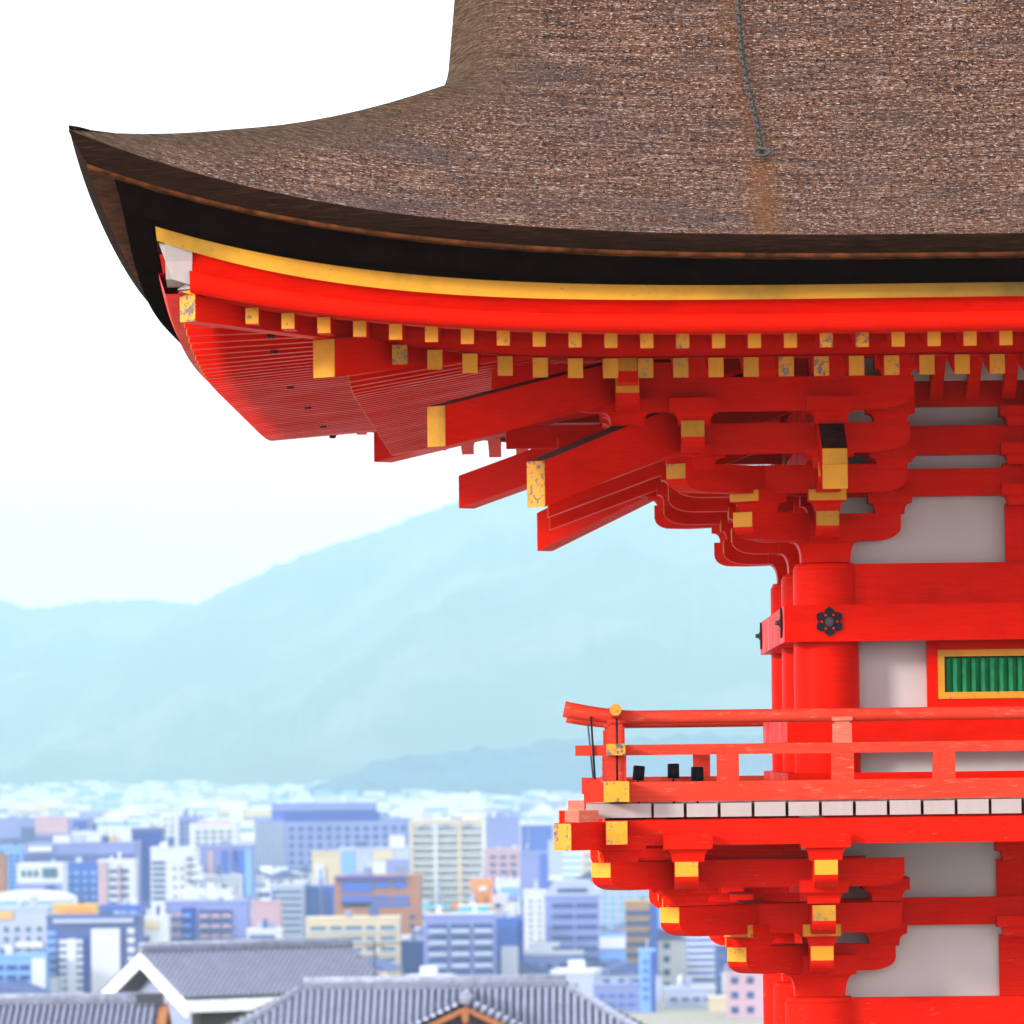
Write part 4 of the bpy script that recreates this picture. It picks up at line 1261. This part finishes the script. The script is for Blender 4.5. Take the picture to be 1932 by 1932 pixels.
b = Bld('narrow bright blue tower sign building with round pale marks', 1206, 1236, 1796, 1330, 'skyblue', 8, name='office_tower'); b.windows(1212, 1222, 1806, 1890, 1, 5, .8, .4, C('blue')); b.add('edge_panel', 1228, 1236, 1796, 1930, C('dkblue'), -.5)
b = Bld('white round-headed little block near the lower columns', 1362, 1392, 1840, 1400, 'white', 9); b.add('panel', 1368, 1388, 1822, 1842, 'white', 1, 5)
b = Bld('dark slate low block beside the lower columns', 1378, 1436, 1830, 1450, 'slate', 12); b.windows(1384, 1432, 1838, 1870, 4, 3, .6, .35, C('skyblue'))
b = Bld('cream low block at the foot of the lower columns', 1338, 1440, 1886, 1330, 'cream', 12); b.windows(1362, 1436, 1892, 1932, 3, 2, .45, .5)
b = Bld('pale blue low block beneath the bracket tips', 1254, 1350, 1868, 1350, 'pale', 12); b.windows(1260, 1346, 1878, 1920, 4, 3, .6, .4)
b = Bld('lavender low block at the foot of the tall lavender tower', 1120, 1206, 1862, 1330, 'lav', 12); b.windows(1126, 1200, 1870, 1920, 4, 3, .6, .4, C('blue'))
b = Bld('pale block with teal band right of the tall lavender tower', 1131, 1180, 1768, 1400, 'skyblue', 12); b.add('band', 1131, 1180, 1768, 1790, 'white', -.5)
# --- near row
b = Bld('cream apartment block with five columns of grey windows behind tiled roofs', 577, 753, 1735, 1385, 'cream', 14, name='apartment_building')
for k, (u0, u1) in enumerate(((584, 616), (622, 646), (650, 684), (690, 708), (716, 746))): b.windows(u0, u1, 1742, 1862, 1, 6, .92, .48, GLASSG)
b.bands(577, 753, 1738, 1858, 6, 'white', .16, 'ledge', .5)
b = Bld('dark indigo block between the cream and the blue apartment blocks', 752, 801, 1781, 1400, 'dkblue', 12)
b = Bld('blue apartment block with three columns of white balconies', 799, 934, 1730, 1370, 'lav', 14, name='apartment_building')
for k in range(3): b.windows(806 + 43 * k, 844 + 43 * k, 1738, 1868, 1, 6, .96, .52); 
for k in range(3): b.bands(808 + 43 * k, 842 + 43 * k, 1738, 1868, 6, 'pale', .34)
b.roofbox(802, 932, 1724, 'white')
b = Bld('deep blue block with tall white sign board right of the balconies', 934, 986, 1736, 1390, 'blue', 12); b.add('sign_board', 945, 977, 1785, 1852, 'white', -1.2); b.add('edge_panel', 976, 986, 1736, 1860, 'dkblue', -.3)
b = Bld('violet apartment block with four rows of beige balconies', 312, 466, 1704, 1450, 'lav', 16, name='apartment_building')
b.add('stair_tower', 343, 369, 1712, 1795, 'dkblue', -.6); b.windows(376, 438, 1712, 1788, 3, 4, .92, .5)
for k in range(3): b.bands(377 + 21 * k, 394 + 21 * k, 1712, 1788, 4, 'pink', .34)
for k in range(4): b.add('stair_landing', 345, 360, 1724 + 19 * k, 1729 + 19 * k, 'skyblue', -1.4); b.add('balcony', 318, 342, 1722 + 19 * k, 1729 + 19 * k, 'pink', -1)
b = Bld('pinkish brown house block right of the violet apartments', 474, 528, 1704, 1500, 'pink', 12); b.add('window', 490, 508, 1744, 1752, C('skyblue'))
b = Bld('low white block with a dark shop front below the pinkish house', 466, 530, 1757, 1430, 'white', 10, name='shop_building'); b.add('shop_window', 470, 518, 1764, 1776, C('slate'))
b = Bld('white cube cluster left of the violet apartments', 264, 316, 1732, 1430, 'white', 10); b.add('window', 270, 282, 1766, 1782, C('slate')); b.add('panel', 272, 300, 1738, 1752, 'cream')
b = Bld('white block with blue side towers and a toothed white stair column', 88, 262, 1732, 1320, 'slate', 16, name='apartment_building')
b.add('frame', 100, 252, 1733, 1741, 'pale', -.8); b.add('stair_core', 112, 166, 1768, 1900, 'dkblue', -.3)
for k in range(9): b.add('stair_landing', 112, 156, 1772 + 13.5 * k, 1780 + 13.5 * k, 'white', -1.3)
b.add('stair_wall', 127, 144, 1770, 1900, 'white', -1.5); b.add('blank_wall', 172, 226, 1752, 1900, 'white', -.8)
b.windows(88, 106, 1752, 1890, 1, 9, .9, .5, C('skyblue')); b.windows(236, 258, 1748, 1890, 1, 8, .6, .6, C('white'))
b = Bld('ochre striped low house above the toothed stair block', 100, 180, 1710, 1420, 'ochre', 10); b.windows(118, 176, 1714, 1734, 1, 3, .95, .4, C('orange'))
b = Bld('slate blue low block right of the ochre house', 178, 264, 1712, 1440, 'blue', 10); b.windows(184, 260, 1716, 1736, 4, 2, .7, .5, C('skyblue'))
b = Bld('wide white arched-roof hall at the left edge', -40, 134, 1700, 1480, 'white', 20, name='hall_building')
bm = bmesh.new(); a_, h_ = 87 / px(1480), 18 / px(1480); prism(bm, [(a_ * math.cos(t_), b.h + h_ * math.sin(t_)) for t_ in lin(0, PI, 25)][::-1], -.5, 20); fin('arched_roof', bm, C('white'), b.root); b.add('band', -40, 134, 1704, 1709, 'teal', -.9)
b = Bld('white and cream complex with small windows at the left edge', -30, 88, 1716, 1390, 'pale', 16); b.add('panel', -10, 24, 1720, 1734, 'ochre'); b.windows(-20, 84, 1744, 1800, 5, 3, .35, .5, GLASSG); b.add('sign_panel', 30, 80, 1776, 1788, 'white', -.8)
b = Bld('blue glazed low block in the lower left corner', -20, 86, 1806, 1310, 'skyblue', 14); b.windows(-16, 84, 1816, 1890, 4, 4, .75, .5); b.add('white_corner', 60, 86, 1808, 1890, 'white', -.6)
b = Bld('plum coloured narrow building cut off by the left edge', -14, 8, 1616, 1700, 'brown', 10)
b = Bld('pale glass office at the left edge below the warehouse', -10, 40, 1600, 1820, 'skyblue', 14); b.windows(-6, 38, 1610, 1690, 4, 8, .6, .5)
b = Bld('grey brown block above the white and lavender cluster', 1034, 1060, 1590, 2100, 'pale', 14)

# --- small houses filling the plain, all alike at this distance
rnd = random.Random(3)
HM = [C(k) for k in ('white', 'pale', 'pale', 'cream', 'lav', 'grey', 'white', 'pink', 'slate', 'white')]
protos = []
for k in range(10):
    bm = bmesh.new(); w, d, h = rnd.uniform(9, 17), rnd.uniform(8, 14), rnd.uniform(6, 13)
    box(bm, -w / 2, w / 2, -d / 2, d / 2, 0, h)
    if k % 2: prism(bm, [(-w / 2 - .6, h), (w / 2 + .6, h), (0, h + 2.6)], -d / 2 - .6, d / 2 + .6, 1)
    else: box(bm, -w / 2 - .2, w / 2 + .2, -d / 2 - .2, d / 2 + .2, h - .3, h + .6, 2); box(bm, -w / 5, w / 6, 0, d / 4, h, h + 2.4, 2)
    for r in range(int(h // 3)):
        for c_ in range(int(w // 3.2)):
            X = -w / 2 + 1.0 + c_ * 3.2; box(bm, X, X + 1.5, -d / 2 - .08, -d / 2 + .1, 1 + r * 3, 2.4 + r * 3, 3)
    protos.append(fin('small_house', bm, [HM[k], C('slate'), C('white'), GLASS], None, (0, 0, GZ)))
first = [True] * 10
LABH = 'small pale city house among many, blurred by distance'
LABM = 'small pale mid-distance block in the crowded white band of city'
cnt = 0
while cnt < 250:
    Y = rnd.uniform(1260, 2300); u = rnd.uniform(-30, 1440)
    k = rnd.randrange(10); x = float(W(u, 1700, Y)[0])
    o = protos[k] if first[k] else link_copy(protos[k])
    first[k] = False
    o.location = (x, Y, GZ); o.rotation_euler = (0, 0, rnd.uniform(-.35, .35))
    tag(o, LABH, 'house', 'small houses of the plain'); cnt += 1
mids = []
for k in range(8):
    bm = bmesh.new(); w, d, h = rnd.uniform(10, 28), rnd.uniform(10, 18), rnd.uniform(9, 22)
    box(bm, -w / 2, w / 2, -d / 2, d / 2, 0, h); box(bm, -w / 4, w / 5, -2, 4, h, h + 3, 1)
    for r in range(int(h // 3.4)): box(bm, -w / 2 + 1, w / 2 - 1, -d / 2 - .1, -d / 2 + .1, 1.3 + r * 3.4, 2.8 + r * 3.4, 2)
    mids.append(fin('city_block', bm, [C(('white', 'white', 'pale', 'cream', 'white', 'lav', 'pale', 'white')[k]), C('white'), C(('skyblue', 'lav', 'pale', 'grey')[k % 4])], None, (0, 0, GZ)))
first = [True] * 8; cnt = 0
while cnt < 230:
    Y = 2380 + 2300 * rnd.random() ** 1.3; u = rnd.uniform(-20, 1200)
    k = rnd.randrange(8)
    o = mids[k] if first[k] else link_copy(mids[k])
    first[k] = False
    o.location = (float(W(u, 1550, Y)[0]), Y, GZ); o.rotation_euler = (0, 0, rnd.uniform(-.3, .3)); o.scale = (1, 1, rnd.uniform(.6, 1.15))
    tag(o, LABM, 'building', 'city blocks of the white band'); cnt += 1
# far city: one mass
bm = bmesh.new()
for i in range(8500):
    Y = 3600 + 6200 * rnd.random() ** .8
    x = float(W(rnd.uniform(-60, 1500), 1480, Y)[0])
    w, d, h = rnd.uniform(8, 24), rnd.uniform(8, 18), rnd.uniform(6, 13) if rnd.random() < .9 else rnd.uniform(13, 20)
    box(bm, x - w / 2, x + w / 2, Y - d / 2, Y + d / 2, GZ, GZ + h, rnd.choice((0, 0, 0, 1, 1, 2, 3)))
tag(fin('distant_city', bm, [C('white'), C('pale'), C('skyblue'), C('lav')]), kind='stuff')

# ------------------------------------------------------------------ mountains
def forest():
    m, t, b = nodes('forest_hillside', .9, .05)
    n = tnoise(t, coords(t), .004, 8, .6); n2 = tnoise(t, coords(t), .03, 5, .6)
    c = ramp(t, n, [(.36, (.010, .022, .022)), (.5, (.026, .044, .040)), (.64, (.10, .12, .11))])
    t.links.new(mixc(t, ramp(t, n2, [(.4, (0, 0, 0)), (.7, (.6, .6, .6))]), c, (.018, .034, .036)), b.inputs['Base Color'])
    return m
FOREST = forest()
HAZEHILL = plain('haze_tinted_hillside', (.018, .062, .150), .9, .05, .5, .02)  # wooded hill, blue of the distant air mixed into its surface colour
def ridge(name, pts, D, front, back, amp, seed, mat=None):
    Y = D - 40
    us = np.linspace(pts[0][0], pts[-1][0], 420)
    vs = np.interp(us, [p[0] for p in pts], [p[1] for p in pts])
    k = np.ones(19) / 19; vs2 = np.convolve(np.pad(vs, 9, mode='edge'), k, 'valid')
    rows = []
    offs = [-1.0, -.93, -.85, -.77, -.69, -.61, -.53, -.45, -.38, -.31, -.24, -.18, -.12, -.07, -.03, 0, .05, .12, .25, .5, 1.0]
    for o in offs:
        r = []
        for u, v in zip(us, vs2):
            P = W(u, v, Y); H = P[2] - GZ
            f = (1 - abs(o)) if o < 0 else 1 - o
            f = f ** 1.15
            y = Y + o * (front if o < 0 else back)
            # spurs run down the slope
            q = noise.fractal(Vector((P[0] / 620 + seed, y / 1900, seed)), 1.0, 2.0, 5)
            q2 = noise.fractal(Vector((P[0] / 160 + seed, y / 300, seed * 2)), 1.0, 2.0, 4)
            z = GZ + H * f + (q * amp + q2 * amp * .3) * min(1.0, 4 * f) * (0.12 if o == 0 else min(1.0, abs(o) * 3 + .12))
            z += noise.noise(Vector((P[0] / 16, y / 40, seed))) * 6.0 * min(1.0, 4 * f)
            r.append((P[0], y, max(z, GZ - 3)))
        rows.append(r)
    bm = bmesh.new(); grid(bm, rows)
    return tag(fin(name, bm, mat or FOREST), kind='structure')
ridge('mountain', [(150, 1300), (250, 1225), (330, 1165), (370, 1143), (430, 1110), (500, 1070), (560, 1045), (620, 1022), (680, 1003), (740, 982), (800, 960), (850, 946), (900, 928), (960, 916), (1050, 910), (1150, 918), (1300, 945), (1450, 985), (1700, 1060), (1932, 1120), (2250, 1230)], 11600, 3000, 1500, 130, 1.3)
ridge('mountain', [(-500, 1200), (-200, 1175), (-60, 1120), (0, 1130), (40, 1149), (60, 1151), (100, 1145), (150, 1138), (200, 1135), (300, 1138), (400, 1142), (600, 1150), (900, 1160), (1300, 1200)], 12800, 2600, 900, 100, 5.1)
ridge('hill', [(540, 1500), (600, 1484), (640, 1464), (700, 1441), (770, 1427), (840, 1418), (920, 1411), (1000, 1402), (1080, 1397), (1180, 1390), (1300, 1385), (1450, 1390), (1700, 1400), (2000, 1470)], 6700, 620, 500, 10, 14.2, HAZEHILL)

# ------------------------------------------------------------------ tiled houses just below the precinct
def tile_mat():
    m, t, b = nodes('grey_roof_tile', .42, .45)
    uvc = t.nodes.new('ShaderNodeTexCoord'); sp = t.nodes.new('ShaderNodeSeparateXYZ'); t.links.new(uvc.outputs['UV'], sp.inputs[0])
    def fr(o, a):
        q = t.nodes.new('ShaderNodeMath'); q.operation = 'FRACT'; t.links.new(sp.outputs[o], q.inputs[0])
        r = t.nodes.new('ShaderNodeMath'); r.operation = 'LESS_THAN'; t.links.new(q.outputs[0], r.inputs[0]); r.inputs[1].default_value = a
        return r.outputs[0]
    jn = t.nodes.new('ShaderNodeMath'); jn.operation = 'MAXIMUM'; t.links.new(fr(0, .30), jn.inputs[0]); t.links.new(fr(1, .36), jn.inputs[1])
    n = tnoise(t, coords(t), 1.3, 4); n2 = tnoise(t, coords(t), 9, 3)
    c = mixc(t, n, (.30, .32, .47), (.46, .49, .67)); c = mixc(t, ramp(t, n2, [(.5, (0, 0, 0)), (.75, (.5, .5, .5))]), c, (.16, .17, .25))
    c = mixc(t, jn.outputs[0], c, (.030, .030, .045))  # shade in the gaps between tiles put into the colour
    t.links.new(c, b.inputs['Base Color']); return m
TILE = tile_mat()
RIDGET = plain('ridge_tile', (.24, .26, .36), .45, .4, .3, 4)
WHITEBOARD = plain('white_bargeboard', (.82, .84, .86), .6)
ORANGEWOOD = plain('orange_timber', (.33, .115, .040), .7)
def tiled(name, P00, P10, P01, P11, parent, tile=.28, course=.30):
    """roof plane from eave edge P00-P10 up to ridge edge P01-P11, pressed into pantile waves"""
    P00, P10, P01, P11 = map(Vector, (P00, P10, P01, P11))
    Lw = max((P10 - P00).length, (P11 - P01).length); Ls = ((P01 + P11) / 2 - (P00 + P10) / 2).length
    nu = int(Lw / tile) * 6; ns = max(2, int(Ls / course))
    nrm = (P10 - P00).cross(P01 - P00).normalized()
    if nrm.z < 0: nrm = -nrm
    rows, uvs = [], []
    for j in range(ns):
        for e in (0, 1):
            s = (j + e * .98) / ns
            r = []; uq = []
            for i in range(nu + 1):
                a = i / nu
                A = P00.lerp(P10, a); B = P01.lerp(P11, a)
                p = A.lerp(B, s)
                # keep the tile pitch constant although the plane tapers
                wv = (p - P00).dot((P10 - P00).normalized()) / tile
                wave = .085 * math.sin(2 * PI * wv) + .03 * math.sin(4 * PI * wv + .6)
                r.append(p + nrm * (wave + (.10 if e == 0 else .0))); uq.append((wv + .5, j + e * .98))
            rows.append(r); uvs.append(uq)
    bm = bmesh.new(); grid(bm, rows, smooth=False, uv=uvs)
    return fin(name, bm, TILE, parent)
def ridge_cap(parent, a, b_, r=.22, h=.30):
    a, b_ = Vector(a), Vector(b_)
    bm = bmesh.new(); beam(bm, a, b_, r * 1.7, h)
    for k in range(3):
        beam(bm, a + Vector((0, 0, h * (.25 + .25 * k))), b_ + Vector((0, 0, h * (.25 + .25 * k))), r * 1.7 + .08, .03)
    cyl(bm, a + Vector((0, 0, h + .02)), b_ + Vector((0, 0, h + .02)), r * .62, r * .62, 12)
    o = fin('ridge_tiles', bm, RIDGET, parent)
    return o
def lw(o, root, p):
    return Vector(p)

def house(label, D, u_l, u_r, v_r, yaw, span, rise, Llen=None, gable='white', eave_over=.7, wall='pale'):
    """gabled house; ridge from its left end, ridge direction turned by yaw from +X; local frame x along ridge"""
    Y = D - 40
    p = W(u_l, v_r, Y)
    g = ground_z(Y) - 1
    root = empty('tiled_house', (p[0], Y, g), yaw); tag(root, label, 'house')
    H = p[2] - g; L = Llen or (u_r - u_l) / px(D) / math.cos(yaw)
    hs = span / 2; ze = H - rise
    tiled('roof', (0, -hs, ze), (L, -hs, ze), (0, 0, H), (L, 0, H), root)
    tiled('roof', (L, hs, ze), (0, hs, ze), (L, 0, H), (0, 0, H), root)
    ridge_cap(root, (-.05, 0, H), (L + .05, 0, H))
    return root, H, L, hs, ze

# house one: white gable boards turned to the left
D1 = 285.0
r1, H1, L1, hs1, ze1 = house('grey tiled house with broad white gable boards, ridge topped by an aerial', D1, 266, 650, 1797, rad(33), 7.9, 2.0)
bm = bmesh.new()
for s in (-1, 1):
    a, b_ = Vector((-.08, s * (hs1 + .25), ze1 - .18)), Vector((-.08, 0, H1 - .05))
    n_ = Vector((0, 0, -.62))
    vs = [bm.verts.new(q) for q in (a, b_, b_ + n_, a + n_, a + Vector((.12, 0, 0)), b_ + Vector((.12, 0, 0)), b_ + n_ + Vector((.12, 0, 0)), a + n_ + Vector((.12, 0, 0)))]
    for f in ((0, 1, 2, 3), (7, 6, 5, 4), (0, 4, 5, 1), (1, 5, 6, 2), (2, 6, 7, 3), (3, 7, 4, 0)): bm.faces.new([vs[i] for i in f])
bmesh.ops.recalc_face_normals(bm, faces=bm.faces[:])
fin('bargeboard', bm, WHITEBOARD, r1)
bm = bmesh.new(); box(bm, 0, L1, -hs1 - .10, -hs1 + .05, ze1 - .60, ze1 - .06); box(bm, 0, L1, hs1 - .05, hs1 + .10, ze1 - .60, ze1 - .06); fin('eave_board', bm, WHITEBOARD, r1)
bm = bmesh.new(); box(bm, .8, L1 - .8, -hs1 + .9, hs1 - .9, 0, ze1 - .3); prism(bm, [(-1, 0), (1, 0), (0, 1)], 0, .01)
bm.free(); bm = bmesh.new(); box(bm, 1.0, L1 - .8, -hs1 + 1.0, hs1 - 1.0, 0, ze1 - .35)
ring = [(.98, -hs1 + 1.0, ze1 - .35), (.98, hs1 - 1.0, ze1 - .35), (.98, 0, H1 - .6)]
bm.faces.new([bm.verts.new(q) for q in ring]); fin('wall', bm, plain('blue_grey_plaster', (.28, .33, .48), .8), r1)
bm = bmesh.new(); box(bm, .9, L1 - .7, -hs1 + .2, -hs1 + .96, ze1 - 2.6, ze1 - .64); fin('under_eave_box', bm, DARKWOOD, r1)  # dark box along the front, just below the eave board
# aerial on its roof
D_a = 286.0
pa = W(707, 1850, D_a - 40)
ar = empty('roof_aerial', (pa[0], pa[1], pa[2])); tag(ar, 'thin television aerial with long crossbars above the tiled ridge', 'aerial')
bm = bmesh.new(); k_ = 1 / px(D_a); cyl(bm, (0, 0, -.3), (0, 0, 74 * k_), .035, .03, 8); fin('mast', bm, STEEL, ar)
for (v, a_, c_) in ((1781, -45, 55), (1786, -20, 20), (1806, -36, 8)):
    bm = bmesh.new(); z_ = (1850 - v) * k_; cyl(bm, (a_ * k_, 0, z_), (c_ * k_, 0, z_ + .02), .022, .022, 8)
    for q in lin(a_, c_, 8): cyl(bm, (q * k_, -.35, z_ + .01), (q * k_, .35, z_ + .01), .012, .012, 6)
    fin('crossbar', bm, STEEL, ar)

# house two: wide hipped roof with a small timber gable to the front
D2 = 250.0; Y2 = D2 - 40
A = Vector(W(572, 1862, Y2)); Bq = Vector(W(1068, 1866, Y2)); zr2 = (A.z + Bq.z) / 2
g2 = ground_z(Y2) - 1
r2 = empty('tiled_house', ((A.x + Bq.x) / 2, Y2, g2)); tag(r2, 'wide hipped grey tiled house with a small orange timber gable in front', 'house')
hw = (Bq.x - A.x) / 2; Hh = zr2 - g2; run = 5.0; rs = 2.35
tiled('roof', (-hw - run * .95, -run, Hh - rs), (hw + run * .80, -run, Hh - rs), (-hw, 0, Hh), (hw, 0, Hh), r2)
tiled('roof', (hw + run * .80, run, Hh - rs), (-hw - run * .95, run, Hh - rs), (hw, 0, Hh), (-hw, 0, Hh), r2)
tiled('roof', (-hw - run * .95, run, Hh - rs), (-hw - run * .95, -run, Hh - rs), (-hw, 0.02, Hh), (-hw, -.02, Hh), r2)
tiled('roof', (hw + run * .80, -run, Hh - rs), (hw + run * .80, run, Hh - rs), (hw, -.02, Hh), (hw, 0.02, Hh), r2)
ridge_cap(r2, (-hw, 0, Hh - .05), (hw, 0, Hh - .05), .3, .34)
for s in (-1, 1): ridge_cap(r2, (s * hw, 0, Hh - .1), (s * (hw + run * .80), -run, Hh - rs - .05), .2, .2)
bm = bmesh.new(); box(bm, -hw - run * .6, hw + run * .6, -run * .7, run * .7, 0, Hh - rs + .4); fin('wall', bm, DARKWOOD, r2)
gx = float(W(879, 1880, Y2 - 3)[0]) - r2.location.x
gz_ = zz(1893, Y2 - 4.6, 880) - g2; gl = -4.6
tiled('gable_roof', (gx - 3.4, gl, gz_ - 1.55), (gx - 3.4, -.6, gz_ - 1.55 + .0), (gx, gl, gz_), (gx, 0, gz_ + .0), r2)
tiled('gable_roof', (gx + 3.4, -.6, gz_ - 1.55), (gx + 3.4, gl, gz_ - 1.55), (gx, 0, gz_), (gx, gl, gz_), r2)
ridge_cap(r2, (gx, gl - .1, gz_), (gx, -.1, gz_ + .02), .24, .24)
bm = bmesh.new()
for s in (-1, 1):
    a, b_ = Vector((gx + s * 3.5, gl - .1, gz_ - 1.72)), Vector((gx, gl - .1, gz_ - .12)); n_ = Vector((0, 0, -.22))
    vs = [bm.verts.new(q) for q in (a, b_, b_ + n_, a + n_, a + Vector((0, .1, 0)), b_ + Vector((0, .1, 0)), b_ + n_ + Vector((0, .1, 0)), a + n_ + Vector((0, .1, 0)))]
    for f in ((0, 1, 2, 3), (7, 6, 5, 4), (0, 4, 5, 1), (1, 5, 6, 2), (2, 6, 7, 3), (3, 7, 4, 0)): bm.faces.new([vs[i] for i in f])
bmesh.ops.recalc_face_normals(bm, faces=bm.faces[:]); fin('bargeboard', bm, ORANGEWOOD, r2)
bm = bmesh.new(); prism(bm, [(gx - 3.0, gz_ - 1.75), (gx + 3.0, gz_ - 1.75), (gx, gz_ - .4)], gl + .25, gl + .35); fin('gable_wall', bm, DARKWOOD, r2)
bm = bmesh.new(); cyl(bm, (gx, gl - .3, gz_ + .16), (gx, gl - .05, gz_ + .16), .19, .19, 20); cyl(bm, (gx, gl - .34, gz_ + .16), (gx, gl - .3, gz_ + .16), .11, .11, 16); fin('ridge_end_tile', bm, RIDGET, r2)
bm = bmesh.new(); prism(bm, [(gx - .14, gz_ - .62), (gx, gz_ - .82), (gx + .14, gz_ - .62), (gx + .14, gz_ - .3), (gx - .14, gz_ - .3)], gl - .2, gl - .1); fin('gable_pendant', bm, ORANGEWOOD, r2)

# house three: bottom left corner
r3, H3, L3, hs3, ze3 = house('grey tiled house roof with dark ridge in the lower left corner', 262.0, -120, 300, 1897, rad(-2), 8.5, 2.3)
bm = bmesh.new()
for s in (-1, 1):
    a, b_ = Vector((L3 + .05, s * (hs3 + .1), ze3 - .1)), Vector((L3 + .05, 0, H3)); n_ = Vector((0, 0, -.3))
    vs = [bm.verts.new(q) for q in (a, b_, b_ + n_, a + n_, a + Vector((.35, 0, 0)), b_ + Vector((.35, 0, 0)), b_ + n_ + Vector((.35, 0, 0)), a + n_ + Vector((.35, 0, 0)))]
    for f in ((0, 1, 2, 3), (7, 6, 5, 4), (0, 4, 5, 1), (1, 5, 6, 2), (2, 6, 7, 3), (3, 7, 4, 0)): bm.faces.new([vs[i] for i in f])
bmesh.ops.recalc_face_normals(bm, faces=bm.faces[:]); fin('bargeboard', bm, ORANGEWOOD, r3)
bm = bmesh.new(); box(bm, .5, L3 - .5, -hs3 + .8, hs3 - .8, 0, ze3 - .1); fin('wall', bm, plain('blue_grey_plaster', (.28, .33, .48), .8), r3)
bm = bmesh.new(); box(bm, L3 - .9, L3 + .2, -.32, .32, H3 - .1, H3 + .42); fin('ridge_end_tile', bm, plain('dark_ridge', (.05, .05, .07), .5), r3)

# ------------------------------------------------------------------ air
hm = bpy.data.materials.new('valley_haze'); hm.use_nodes = True
t = hm.node_tree; t.nodes.clear()
out = t.nodes.new('ShaderNodeOutputMaterial'); pv = t.nodes.new('ShaderNodeVolumePrincipled')
pv.inputs['Color'].default_value = (0.57, 0.875, 1.0, 1)
pv.inputs['Density'].default_value = 1.3e-4
pv.inputs['Anisotropy'].default_value = -0.3
t.links.new(pv.outputs['Volume'], out.inputs['Volume'])
bm = bmesh.new(); box(bm, -2950, 2950, -70, 14500, -59, 545)
tag(fin('haze', bm, hm), kind='stuff')
